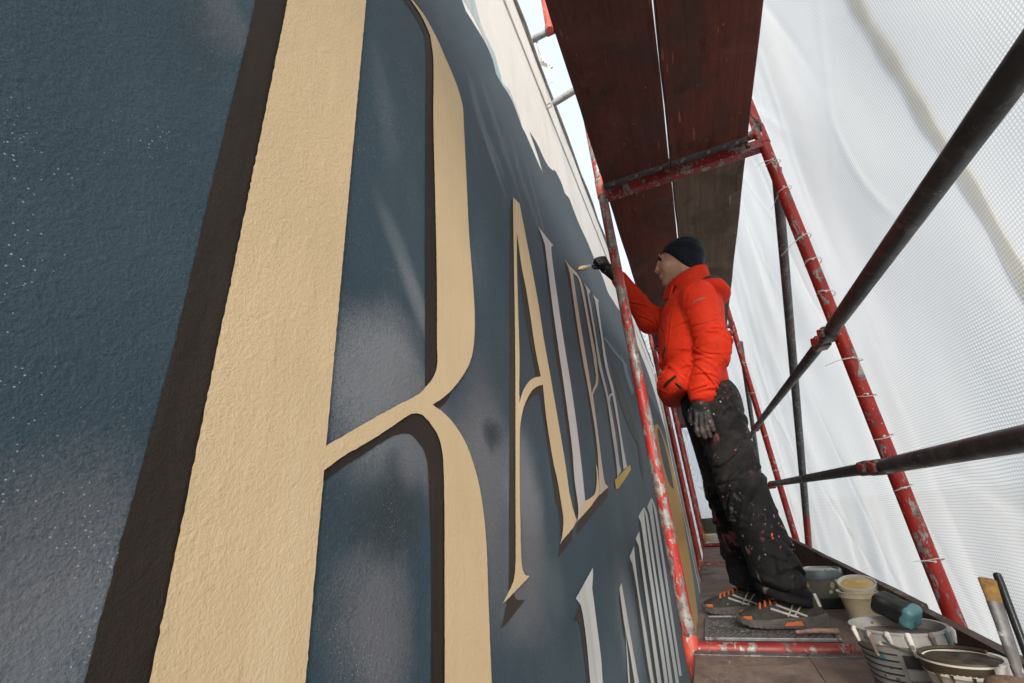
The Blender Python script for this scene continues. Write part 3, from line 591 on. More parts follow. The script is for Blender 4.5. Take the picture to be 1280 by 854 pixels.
toe(BAYS[1] + 0.012, BAYS[2] - 0.03, 0.125, 0.185, 'brown toe board behind the grey lidded paint tub')
toe(BAYS[2] + 0.03, BAYS[3] - 0.03, 0.16, 0.16, 'toe board in the bay beyond the painter')
toe(BAYS[3] + 0.03, BAYS[4] - 0.03, 0.16, 0.16, 'toe board in the last bay')

# ties from the inner posts to the wall
t = thing('wall_tie', 'grey wall tie tube with an eye bolt hooked into the wall top', 'wall tie', (WX + 0.01, 1.99, 2.895))
a, b_ = Vector((0.040, 0, 0.0)), Vector((0.235, -0.01, 0.035))
MB().tube([a, b_], 0.021, 18).build('tube', M['galv'], t, True)
ring = [Vector((0.012 + 0.018 * math.cos(w), 0.0, 0.018 * math.sin(w))) for w in [i * 0.4488 for i in range(15)]]
MB().tube(ring, 0.0055, 8).build('eye_bolt', M['galv'], t, True)
t = thing('wall_tie', 'grey tube laid over the wall coping with a red upright and white cord', 'wall tie', (XL, 1.93, 3.42))
MB().tube([(0.02, -0.045, 0), (-0.34, -0.03, 0.0)], 0.021, 18).build('tube', M['galv'], t, True)
MB().tube([(-0.118, -0.075, -0.05), (-0.118, -0.075, 0.75)], 0.0242, 18).build('upright', M['clamp_red'], t, True)
MB().box((-0.118, -0.05, -0.01), (0.06, 0.05, 0.05), 0.006).build('coupler', M['coupler'], t)
M['cord'] = mat_plain('white_cord', (0.72, 0.69, 0.63), 0.8, var=0.15)
rp = thing('cord', 'white cord tied from the wall coping to the tube over it', 'cord', (WX + 0.03, 1.95, WTOP + 0.0))
for q in range(4):
    s_ = 0.02 * q
    MB().tube([(0.02 + 0.012 * q, -0.06 + s_, 0.0), (0.015 - 0.01 * q, -0.045 + s_, 0.10), (-0.01, -0.03 + 0.012 * q, 0.25)], 0.008, 6).build('strand', M['cord'], rp, True)
MB().tube([(0.04, -0.02, 0.0), (0.045, -0.02, -0.09), (0.04, 0.0, -0.13)], 0.006, 6).build('tail', M['cord'], rp, True)

# ------------------------------------------------------------------ translucent scaffold sheeting
def creases(Y, Z, seeds, amp, rng):
    out = np.zeros_like(Y)
    for _ in range(seeds):
        cy, cz = rng.uniform(-0.5, 9), rng.uniform(-0.4, 4.5)
        an = rng.normal(math.radians(72), 0.45) * rng.choice((-1, 1)); L = rng.uniform(0.25, 0.9); w = rng.uniform(0.014, 0.034)
        dy, dz = Y - cy, Z - cz
        u = dy * math.cos(an) + dz * math.sin(an); v = -dy * math.sin(an) + dz * math.cos(an) + 0.06 * rng.normal() * (u / L) ** 2
        out += amp * rng.uniform(0.4, 1.0) * rng.choice((-1, 1)) * np.exp(-(v / w) ** 2) * np.exp(-(u / L) ** 4)
    return out
def sheet_x(Y, Z):
    Y = np.asarray(Y, float); Z = np.asarray(Z, float); rng = np.random.default_rng(11)
    bay = (Y - BAYS[1]) / 2.57
    belly = np.abs(np.sin(np.pi * bay))                       # slack between the ties
    x = 0.712 + 0.055 * belly * (0.75 + 0.25 * np.sin(1.3 * Z + 0.8 * Y))
    x += 0.010 * np.sin(5.1 * Y + 1.1 * Z) * belly + 0.004 * np.sin(11 * Y - 2.0 * Z + np.sin(2.1 * Z)) + 0.0015 * np.sin(19 * Y + 3.5 * Z + 2 * np.sin(3 * Y))
    x += creases(Y, Z, 150, 0.0042, rng)
    low = np.clip((0.55 - Z) / 0.5, 0, 1)                      # gathered folds near the deck
    x += low * 0.004 * np.sin(21 * Y + 6 * Z + 2.2 * np.sin(4 * Y + Z))
    return x
def mat_sheet():
    k = NT('white_translucent_sheeting'); p = k.pos()
    s_ = k.n('SeparateXYZ', {0: p})
    pitch = 0.0092
    def thread(v):
        f = k.math('FRACT', k.math('DIVIDE', v, pitch)); return k.ramp(k.math('ABSOLUTE', k.math('SUBTRACT', f, 0.5)), 0.10, 0.20, 1.0, 0.0)
    wob = k.math('MULTIPLY', k.noise(p, 3.0, 2, 0.5), 0.02)
    th = k.math('MAXIMUM', thread(k.math('ADD', s_.outputs[1], wob)), thread(k.math('ADD', s_.outputs[2], wob)))
    n1 = k.noise(p, 1.6, 4, 0.6)
    dirt = k.ramp(k.noise(k.map(p, (1, 2.5, 0.9)), 1.0, 4, 0.6), 0.48, 0.72, 0.0, 0.75)
    film = k.mix(k.ramp(n1, 0.35, 0.65), (0.865, 0.895, 0.915), (0.90, 0.915, 0.92))
    film = k.mix(dirt, film, (0.82, 0.79, 0.74))
    c = k.mix(k.math('MULTIPLY', th, 1.0), film, (0.56, 0.59, 0.61))
    nb = k.bump(k.math('ADD', k.noise(p, 16, 4, 0.6), k.math('MULTIPLY', th, 0.10)), 0.16, 0.006)
    tl = k.n('BsdfTranslucent', {'Color': c, 'Normal': nb}); df = k.n('BsdfDiffuse', {'Color': c, 'Normal': nb})
    gl = k.n('BsdfGlossy', {'Color': (1, 1, 1, 1), 'Roughness': 0.35, 'Normal': nb})
    m1 = k.n('MixShader', {0: 0.22, 1: tl.outputs[0], 2: df.outputs[0]})
    m0 = k.n('MixShader', {0: k.math('MULTIPLY', k.math('SUBTRACT', 1.0, th), 0.16), 1: m1.outputs[0], 2: k.n('BsdfTransparent').outputs[0]})
    m2 = k.n('MixShader', {0: 0.03, 1: m0.outputs[0], 2: gl.outputs[0]})
    k.t.links.new(m2.outputs[0], k.out.inputs[0]); return k.m
M['sheet'] = mat_sheet()
ys = np.concatenate([np.arange(0.46, 5.0, 0.0165), np.arange(5.0, 10.61, 0.05)])
zs = np.concatenate([np.arange(GZ + 0.05, -0.2, 0.12), np.arange(-0.2, 2.6, 0.022), np.arange(2.6, 6.6, 0.06)])
YY, ZZ = np.meshgrid(ys, zs, indexing='ij'); XX = sheet_x(YY, ZZ)
nv = np.stack([XX, YY, ZZ], -1).reshape(-1, 3); nz = len(zs)
idx = np.arange(len(ys) * nz).reshape(len(ys), nz)
fq = np.stack([idx[:-1, :-1], idx[1:, :-1], idx[1:, 1:], idx[:-1, 1:]], -1).reshape(-1, 4)
sheet = link('protective_sheet', mesh('protective_sheet', nv.tolist(), fq.tolist(), True), M['sheet'])
tag(sheet, 'white translucent gridded sheeting hung along the outside of the scaffold', 'sheeting')
# reinforcing strap behind the sheet
k = NT('beige_webbing'); p = k.pos()
c = k.mix(k.ramp(k.noise(k.map(p, (1, 9, 14)), 1.0, 4, 0.6), 0.3, 0.7), (0.76, 0.73, 0.65), (0.90, 0.88, 0.82))
mx = k.n('MixShader', {0: 0.35, 1: k.n('BsdfTranslucent', {'Color': c}).outputs[0], 2: k.n('BsdfDiffuse', {'Color': c}).outputs[0]})
k.t.links.new(mx.outputs[0], k.out.inputs[0]); M['strap'] = k.m
path = [(1.195, 3.2), (1.20, 2.5), (1.204, 2.044), (1.21, 1.866), (1.215, 1.703), (1.212, 1.509), (1.220, 1.342), (1.214, 1.193), (1.218, 1.047), (1.230, 0.92), (1.239, 0.803), (1.25, 0.69), (1.255, 0.4), (1.25, 0.0), (1.25, -0.6)]
pl = smooth_loop(path, 0.03, 0, closed=False); V, F = [], []
for i, q in enumerate(pl):
    hw = 0.026 + 0.004 * math.sin(i * 0.9); ww = 0.0
    for s_ in (-1, 1):
        y = q.x + ww + s_ * hw; V.append((float(sheet_x(y, q.y)) + 0.004, y, q.y))
for i in range(len(pl) - 1): F.append([2 * i, 2 * i + 1, 2 * i + 3, 2 * i + 2])
link('webbing_strap', mesh('webbing_strap', V, F, True), M['strap'], sheet)
# end sheet closing the scaffold
yy = np.linspace(-0.9, 0.76, 50); zz = np.linspace(GZ + 0.05, 5.0, 90)
A, B = np.meshgrid(yy, zz, indexing='ij'); Cc = 10.25 + 0.05 * np.sin(4 * A + B) + 0.02 * np.sin(9 * A - 2 * B) + 0.01 * np.sin(17 * A + 3 * B)
idx = np.arange(50 * 90).reshape(50, 90)
end = link('protective_sheet', mesh('end_sheet', np.stack([A, Cc, B], -1).reshape(-1, 3).tolist(), np.stack([idx[:-1, :-1], idx[1:, :-1], idx[1:, 1:], idx[:-1, 1:]], -1).reshape(-1, 4).tolist(), True), M['sheet'])
tag(end, 'white sheeting closing the far end of the scaffold', 'sheeting')
# cable ties holding the sheet to the posts
M['tie'] = mat_plain('white_nylon', (0.78, 0.77, 0.74), 0.4, var=0.05)
for fi, zl in ((1, (1.90, 1.74, 1.48, 1.36, 1.21, 0.93, 0.79, 0.64, 0.47, 0.25)), (2, (1.7, 1.4, 1.0, 0.7))):
    for q, z in enumerate(zl):
        t = thing('cable_tie', ('white cable tie on the red outer post nearest the buckets', 'white cable tie on the red outer post beyond the painter')[fi - 1], 'cable tie', (XR, BAYS[fi], z), group=('cable ties on the post by the buckets', 'cable ties on the post beyond the painter')[fi - 1])
        tl_ = random.uniform(-0.35, 0.35)
        lp = [Vector((0.0 + 0.030 * math.cos(w) + 0.006, 0.028 * math.sin(w), 0.008 * math.sin(w + q))) for w in [i * 2 * math.pi / 20 for i in range(21)]]
        MB().tube(lp, 0.0018, 6).build('loop', M['tie'], t, True)
        s0 = Vector((0.0, -0.030, 0)); d = Vector((random.uniform(-0.11, -0.02), random.uniform(0.0, 0.09), random.uniform(-0.08, 0.05))) * random.choice((0.25, 0.5, 0.9, 1.0))
        MB().tube([s0, s0 + d * 0.5 + Vector((0, -0.008, 0.004)), s0 + d], [0.0017, 0.0014, 0.0008], 5).build('tail', M['tie'], t, True)
        MB().box((0.0, -0.031, 0), (0.007, 0.006, 0.006), 0.001).build('lock', M['tie'], t)

# ------------------------------------------------------------------ paint tubs and tools on the deck
def splat(name, base, spots, rough=0.45, var=0.12, scale=30): return mat_plain(name, base, rough, var=var, scale=scale, spots=spots, bump=0.15)
M['tub_white'] = splat('white_plastic', (0.62, 0.60, 0.56), [(38, 0.22, 0.10, (0.20, 0.22, 0.22)), (70, 0.2, 0.06, (0.35, 0.30, 0.2))])
M['tub_grey'] = splat('grey_plastic', (0.30, 0.30, 0.29), [(26, 0.32, 0.16, (0.60, 0.58, 0.54)), (22, 0.3, 0.08, (0.10, 0.22, 0.26)), (60, 0.25, 0.10, (0.10, 0.10, 0.10))])
M['tub_clear'] = splat('dirty_clear_plastic', (0.12, 0.12, 0.10), [(24, 0.42, 0.30, (0.46, 0.38, 0.22)), (40, 0.3, 0.18, (0.55, 0.50, 0.40))])
M['tub_black'] = splat('black_plastic', (0.022, 0.024, 0.027), [(50, 0.2, 0.08, (0.15, 0.16, 0.16))])
M['tub_ivory'] = splat('ivory_plastic', (0.66, 0.57, 0.40), [(40, 0.25, 0.12, (0.70, 0.66, 0.55))])
M['lid_slate'] = splat('slate_lid', (0.10, 0.135, 0.145), [(34, 0.3, 0.18, (0.38, 0.38, 0.36))])
M['lid_pale'] = splat('pale_dried_paint', (0.42, 0.42, 0.41), [(20, 0.4, 0.25, (0.62, 0.61, 0.58)), (30, 0.3, 0.2, (0.15, 0.17, 0.18))])
M['paint_brown'] = splat('wet_brown_paint', (0.050, 0.036, 0.018), [(40, 0.3, 0.1, (0.075, 0.054, 0.028))], 0.55)
M['paint_taupe'] = splat('drying_taupe_paint', (0.16, 0.12, 0.105), [(30, 0.4, 0.3, (0.30, 0.27, 0.25)), (50, 0.3, 0.2, (0.08, 0.05, 0.045))], 0.4)
M['paint_yellow'] = splat('wet_cream_yellow_paint', (0.60, 0.42, 0.14), [(40, 0.35, 0.2, (0.66, 0.52, 0.25))], 0.3)
M['label_dark'] = splat('dark_label_print', (0.035, 0.037, 0.042), [(40, 0.25, 0.08, (0.35, 0.35, 0.35))])
M['label_pale'] = splat('pale_label_print', (0.40, 0.40, 0.395), [(50, 0.25, 0.1, (0.22, 0.22, 0.22))])
M['wire'] = mat_plain('wire_handle', (0.25, 0.25, 0.25), 0.35, 0.8)
def tub(name, label, loc, r, h, body, paint, fill=0.75, taper=0.84, lip=0.006, rotz=0.0):
    t = thing(name, label, 'paint tub', loc, (0, 0, rotz), 'paint tubs on the deck')
    rb = r * taper
    MB().lathe([(0.0, 0.0), (rb - 0.004, 0.0), (rb, 0.004), (rb + (r - rb) * 0.78, h * 0.78), (r - 0.001, h * 0.80), (r + lip * 0.4, h * 0.82), (r + lip * 0.4, h * 0.97), (r + lip, h * 0.975), (r + lip, h), (r - 0.002, h), (r - 0.005, h * 0.9), (rb + (r - rb) * fill - 0.003, h * (fill - 0.06)), (0.0, h * (fill - 0.06))], 48, wob=0.004).build('body', body, t, True)
    rp_ = rb + (r - rb) * fill - 0.002; n = 40
    V = [(0, 0, h * fill)]
    for ring in (0.35, 0.7, 1.0):
        for j in range(n):
            w = 2 * math.pi * j / n; V.append((rp_ * ring * math.cos(w), rp_ * ring * math.sin(w), h * fill + 0.0025 * math.sin(5 * w + ring * 4) * (1 if ring < 1 else 0.4)))
    F = [[0, 1 + j, 1 + (j + 1) % n] for j in range(n)]
    for q in range(2):
        for j in range(n): F.append([1 + q * n + j, 1 + (q + 1) * n + j, 1 + (q + 1) * n + (j + 1) % n, 1 + q * n + (j + 1) % n])
    link('paint', mesh('paint', V, F, True), paint, t)
    return t
def band(t, r0, r1, z0, z1, mat, a0=0.0, a1=2 * math.pi, name='label_band', off=0.0012):
    n = 36; V, F = [], []
    for i in range(n + 1):
        w = a0 + (a1 - a0) * i / n
        V += [((r0 + off) * math.cos(w), (r0 + off) * math.sin(w), z0), ((r1 + off) * math.cos(w), (r1 + off) * math.sin(w), z1)]
    for i in range(n): F.append([2 * i, 2 * i + 2, 2 * i + 3, 2 * i + 1])
    return link(name, mesh(name, V, F, True), mat, t)
# big striped bucket
BR, BH, BT = 0.094, 0.155, 0.82
t = tub('paint_bucket', 'large grey bucket with dark label stripes, half full of taupe paint', (0.372, 1.53, 0.002), BR, BH, M['tub_grey'], M['paint_taupe'], 0.86, BT)
rad = lambda z: BR * BT + (BR - BR * BT) * (z / BH)
for (z0, z1, mm) in ((0.084, 0.110, 'label_dark'), (0.062, 0.082, 'label_pale'), (0.030, 0.058, 'label_dark')):
    band(t, rad(z0), rad(z1), z0, z1, M[mm], math.radians(-110), math.radians(10))
for q in range(7):
    z = 0.028 + q * 0.0135; lp = [((rad(z) + 0.001) * math.cos(w), (rad(z) + 0.001) * math.sin(w), z) for w in np.linspace(math.radians(-235), math.radians(-116), 24)]
    MB().tube(lp, 0.0016, 6).build('rib', M['tub_black'], t, True)
hd = [((BR + 0.006) * math.cos(w), (BR + 0.006) * math.sin(w), 0.135 - 0.03 * math.sin((w + 2.2) * 1.0)) for w in np.linspace(-2.2, 0.94, 20)]
MB().tube(hd, 0.0018, 6).build('handle', M['wire'], t, True)
for q, (an, L, mm) in enumerate(((-165, 0.03, 'tub_white'), (-140, 0.05, 'paint_taupe'), (-118, 0.022, 'lid_pale'), (-96, 0.045, 'tub_white'), (-70, 0.03, 'paint_taupe'), (-44, 0.05, 'pad'), (-22, 0.03, 'lid_pale'))):
    w = math.radians(an); m_ = M['tub_white'] if mm == 'tub_white' else M['lid_slate'] if mm == 'pad' else M[mm]
    MB().tube([((BR + 0.004) * math.cos(w), (BR + 0.004) * math.sin(w), BH + 0.001), ((BR + 0.007) * math.cos(w), (BR + 0.007) * math.sin(w), BH - 0.006), ((BR + 0.0045) * math.cos(w + 0.03), (BR + 0.0045) * math.sin(w + 0.03), BH - L)], [0.005, 0.0065, 0.0035], 8).build('paint_drip', m_, t, True)
# white tub with brown paint
t = tub('paint_tub', 'white tub of dark brown paint beside the striped bucket', (0.418, 1.35, 0.002), 0.066, 0.133, M['tub_white'], M['paint_brown'], 0.965, 0.80)
band(t, 0.0645, 0.0668, 0.110, 0.1325, M['paint_brown'], math.radians(-215), math.radians(-70), 'paint_run', 0.0035)
MB().tube([(0.0665 * math.cos(w), 0.0665 * math.sin(w), 0.1335) for w in np.linspace(math.radians(-330), math.radians(-60), 40)], 0.0042, 8).build('rim_stain', M['paint_brown'], t, True)
for q in range(4):
    w = math.radians((-148, -128, -101, -84)[q]); L = (0.03, 0.012, 0.02, 0.036)[q]
    MB().tube([(0.0695 * math.cos(w), 0.0695 * math.sin(w), 0.114), (0.066 * math.cos(w), 0.066 * math.sin(w), 0.114 - L)], [0.003, 0.0012], 6).build('paint_drip', M['paint_brown'], t, True)
# small cup holding brushes
cup = tub('paint_cup', 'small white cup holding an upright brush and a black stick', (0.452, 1.205, 0.002), 0.042, 0.115, M['tub_white'], M['paint_taupe'], 0.5, 0.82)
# ivory tub with loose lid
t = tub('paint_tub', 'ivory tub of cream yellow paint with its white lid askew', (0.472, 2.31, 0.002), 0.064, 0.113, M['tub_ivory'], M['paint_yellow'], 0.93, 0.80)
ld = MB().lathe([(0.0, 0.0), (0.059, 0.0), (0.060, 0.006), (0.065, 0.006), (0.066, -0.008), (0.063, -0.008), (0.061, -0.003), (0.0, -0.003)], 40).build('lid', M['tub_white'], t, True)
ld.location = (0.014, 0.030, 0.132); ld.rotation_euler = (math.radians(17), math.radians(-4), 0)
MB().lathe([(0.0, 0.0012), (0.048, 0.001), (0.054, 0.0)], 30).build('paint_smear', M['paint_yellow'], ld, True).location = (0, -0.002, 0.0006)
# lidded clear tub
t = thing('paint_tub', 'squat dirty tub with a slate lid and dried cream splashes', 'paint tub', (0.420, 2.70, 0.002), (0, 0, 0.4), 'paint tubs on the deck')
MB().lathe([(0.0, 0.0), (0.088, 0.0), (0.092, 0.004), (0.092, 0.118), (0.09, 0.119), (0.0, 0.119)], 44, wob=0.004).build('body', M['tub_clear'], t, True)
band(t, 0.092, 0.092, 0.004, 0.040, M['tub_black'], 0, 2 * math.pi, 'base_band')
l2 = MB().lathe([(0.092, 0.114), (0.097, 0.115), (0.0975, 0.146), (0.095, 0.150), (0.088, 0.149), (0.084, 0.141), (0.0, 0.141)], 44).build('lid', M['lid_slate'], t, True)
MB().lathe([(0.0, 0.1455), (0.05, 0.1480), (0.08, 0.1440), (0.0838, 0.1416)], 40, wob=0.02).build('dried_paint', M['lid_pale'], l2, True)
MB().tube([(0.06 * math.cos(w), 0.06 * math.sin(w), 0.1485 + 0.002 * math.sin(5 * w)) for w in np.linspace(0, 6.2, 24)], 0.004, 6).build('paint_ring', M['lid_pale'], l2, True)
# tubs far along the deck
for (x, y, r, h, mm, lb) in ((0.02, 7.75, 0.15, 0.30, 'lid_slate', 'slate grey bucket far along the deck beyond the painter'), (-0.02, 6.95, 0.10, 0.12, 'tub_white', 'white tub far along the deck beside the red tray'), (0.22, 7.2, 0.11, 0.16, 'tub_black', 'black tub far along the deck beyond the painter')):
    tub('paint_bucket', lb, (x, y, 0.002), r, h, M[mm], M['paint_taupe'])
tr = thing('paint_tray', 'red paint tray far along the deck beyond the painter', 'paint tray', (0.0, 6.6, 0.002))
MB().box((0, 0, 0.02), (0.26, 0.32, 0.036), 0.01).build('body', M['transom'], tr); MB().box((0, 0.0, 0.041), (0.20, 0.26, 0.004), 0.001).build('paint', M['lid_pale'], tr)
# aluminium hatch frame under the painter's shoes
M['alu'] = mat_plain('scuffed_aluminium', (0.20, 0.20, 0.205), 0.5, 0.6, var=0.3, scale=40, spots=[(30, 0.35, 0.25, (0.10, 0.09, 0.09)), (45, 0.3, 0.12, (0.35, 0.22, 0.18))])
M['alu_dark'] = mat_plain('grimy_tread_plate', (0.10, 0.092, 0.085), 0.7, 0.2, var=0.5, scale=35, spots=[(30, 0.4, 0.3, (0.24, 0.21, 0.185)), (25, 0.35, 0.2, (0.16, 0.08, 0.06)), (50, 0.3, 0.15, (0.34, 0.32, 0.30))])
ht = thing('tread_plate', 'scuffed aluminium ribbed tread plate under the painter\'s shoes', 'tread plate', (0.11, 2.235, 0.001))
MB().box((0, 0, 0.003), (0.43, 0.37, 0.006), 0.001).build('plate', M['alu_dark'], ht)
for sx in (-1, 1): MB().box((sx * 0.214, 0, 0.006), (0.013, 0.385, 0.011), 0.002).build('edge_strip', M['alu'], ht)
for sy in (-1, 1): MB().box((0, sy * 0.186, 0.006), (0.414, 0.013, 0.011), 0.002).build('edge_strip', M['alu'], ht)
rib_me = MB().box((0, 0, 0), (0.004, 0.075, 0.004), 0.001).mesh('rib')
for r_ in range(4):
    for q in range(19): link('rib', rib_me, M['alu'], ht, (-0.189 + q * 0.021, -0.13 + r_ * 0.088, 0.007), (0, 0, 0.5 if r_ % 2 else -0.5))
# upright brush and stick in the cup
M['bristle'] = mat_plain('ochre_bristle', (0.24, 0.135, 0.035), 0.8, var=0.4, scale=120, bump=0.6, bscale=400)
M['ferrule'] = mat_plain('painted_ferrule', (0.17, 0.165, 0.165), 0.45, 0.5, var=0.4, scale=50, spots=[(60, 0.3, 0.2, (0.5, 0.48, 0.46))])
M['handle_black'] = mat_plain('black_lacquer', (0.014, 0.016, 0.017), 0.3)
M['handle_grey'] = mat_plain('paint_caked_handle', (0.10, 0.095, 0.09), 0.55, var=0.5, scale=40, spots=[(50, 0.35, 0.25, (0.40, 0.38, 0.36)), (30, 0.3, 0.1, (0.03, 0.03, 0.03))])
def brush(name, label, base, tip, parts, flat=0.45, roll=0.0):
    """brush from handle end (base) to bristle tip; parts: handle, ferrule, bristles as (from, to, r0, r1, material)"""
    base, tip = Vector(base), Vector(tip); d = tip - base
    q = d.to_track_quat('Z', 'Y'); t = thing(name, label, 'paint brush', base)
    t.rotation_euler = (q.to_matrix() @ Matrix.Rotation(roll, 3, 'Z')).to_euler(); L = d.length
    for (nm, f0, f1, prof, mm, fl) in parts:
        b = MB(); n = 20; V, F = [], []
        for i, (u, r) in enumerate(prof):
            z = L * (f0 + (f1 - f0) * u)
            for j in range(n):
                w = 2 * math.pi * j / n; V.append((r * math.cos(w), r * fl * math.sin(w), z))
        m_ = len(prof)
        for i in range(m_ - 1):
            for j in range(n): F.append([i * n + j, i * n + (j + 1) % n, (i + 1) * n + (j + 1) % n, (i + 1) * n + j])
        F.append(list(range(n))[::-1]); F.append([(m_ - 1) * n + j for j in range(n)])
        b.add(V, F).build(nm, M[mm], t, True)
    return t
brush('paint_brush', 'flat brush standing bristles up in the small cup, ochre bristles', (0.434, 1.190, 0.072), (0.494, 1.295, 0.282),
      [('handle', 0.0, 0.50, [(0, 0.005), (0.4, 0.006), (0.8, 0.009), (1, 0.0105)], 'handle_grey', 0.6), ('ferrule', 0.50, 0.82, [(0, 0.0105), (0.5, 0.0112), (1, 0.0128)], 'ferrule', 0.5), ('bristles', 0.82, 1.0, [(0, 0.0124), (0.6, 0.0138), (0.95, 0.0145), (1, 0.0135)], 'bristle', 0.42)], roll=0.6)
stk = thing('stirring_stick', 'thin black stick standing in the small cup beside the brush', 'stick', (0.462, 1.205, 0.064))
MB().tube([(0, 0, 0), (0.053, 0.095, 0.2225)], [0.006, 0.0068], 12).build('shaft', M['handle_black'], stk, True)
MB().lathe([(0.0068, 0), (0.006, 0.004), (0.003, 0.006), (0.0, 0.0065)], 12, (0.053, 0.095, 0.2225)).build('tip', M['handle_black'], stk, True)

st2 = thing('stirring_stick', 'pinkish paint-caked stick lying on the tread plate by the shoe heel', 'stick', (0.20, 2.085, 0.022))
MB().tube([(0, 0, 0), (0.06, 0.006, 0.003), (0.135, 0.022, -0.001)], [0.006, 0.008, 0.009], 10).build('shaft', mat_plain('pink_caked_wood', (0.26, 0.16, 0.13), 0.7, var=0.4, scale=60), st2, True)

# ------------------------------------------------------------------ implicit shapes for soft things (clothes, head, hands, shoes)
def smin(a, b, k):
    h = np.clip(0.5 + 0.5 * (b - a) / k, 0, 1); return b * (1 - h) + a * h - k * h * (1 - h)
def smax(a, b, k): return -smin(-a, -b, k)
def rcone(P, a, b, ra, rb):
    a = np.array(a, np.float32); b = np.array(b, np.float32); ab = b - a
    t = np.clip(((P - a) @ ab) / (ab @ ab), 0, 1)
    return np.linalg.norm(P - a - t[..., None] * ab, axis=-1) - (ra + (rb - ra) * t)
def ell(P, c, r):
    q = (P - np.array(c, np.float32)) / np.array(r, np.float32); k0 = np.linalg.norm(q, axis=-1)
    k1 = np.linalg.norm(q / np.array(r, np.float32), axis=-1) + 1e-9
    return k0 * (k0 - 1.0) / k1
def rotm(rx=0, ry=0, rz=0): return np.array(Euler((rx, ry, rz)).to_matrix(), np.float32)
def rbox(P, c, half, r, R=None):
    q = P - np.array(c, np.float32)
    if R is not None: q = q @ R
    q = np.abs(q) - (np.array(half, np.float32) - r)
    return np.linalg.norm(np.maximum(q, 0), axis=-1) + np.minimum(q.max(-1), 0) - r
def loft(P, rows, axis=2):
    """stack of ellipses: rows of (height, cx, cy, rx, ry)"""
    R = np.array(rows, np.float32); z = P[..., axis]
    g = [np.interp(z, R[:, 0], R[:, i]) for i in range(1, 5)]
    dx, dy = (P[..., 0] - g[0]) / g[2], (P[..., 1] - g[1]) / g[3]
    d = (np.sqrt(dx * dx + dy * dy) - 1.0) * np.minimum(g[2], g[3])
    return np.maximum(d, np.maximum(R[0, 0] - z, z - R[-1, 0]))
def wav(P, seed, f, n=5):
    rng = np.random.default_rng(seed); o = 0
    for i in range(n):
        d = rng.normal(size=3); d /= np.linalg.norm(d); o = o + np.sin((P @ d.astype(np.float32)) * f * rng.uniform(0.6, 1.5) + rng.uniform(0, 6.3))
    return o / n
def folds(P, seed, f, dirv, warp=1.2):
    """sharp cloth folds running across dirv"""
    d = np.array(dirv, np.float32); d = d / np.linalg.norm(d)
    s = (P @ d) * f + warp * wav(P, seed, 14, 4) * 2.2
    return 1.0 - 2.0 * np.abs(np.sin(s)) ** 0.7
def pleats(P, seed, n, c0, c1, r, nrm, amp, w=(0.0052, 0.0105), R=(0.03, 0.085)):
    """random short cloth folds (ridge beside valley) scattered round the line c0-c1"""
    rng = np.random.default_rng(seed); out = np.zeros(P.shape[:-1], np.float32); c0 = np.array(c0); c1 = np.array(c1)
    for _ in range(n):
        t = rng.uniform(); d = rng.normal(size=3); d /= np.linalg.norm(d)
        c = c0 + (c1 - c0) * t + d * r; m = np.array(nrm) + rng.normal(size=3) * 0.5; m /= np.linalg.norm(m)
        q = (P - c.astype(np.float32)); s_ = q @ m.astype(np.float32); tang = np.linalg.norm(q, axis=-1)
        ww = rng.uniform(*w); RR = rng.uniform(*R); u = (s_ + 0.9 * (tang ** 2 - s_ ** 2) * rng.normal()) / ww
        out += amp * rng.uniform(0.5, 1.0) * (u * np.exp(-u * u) * 2.0) * np.exp(-(tang / RR) ** 2)
    return out
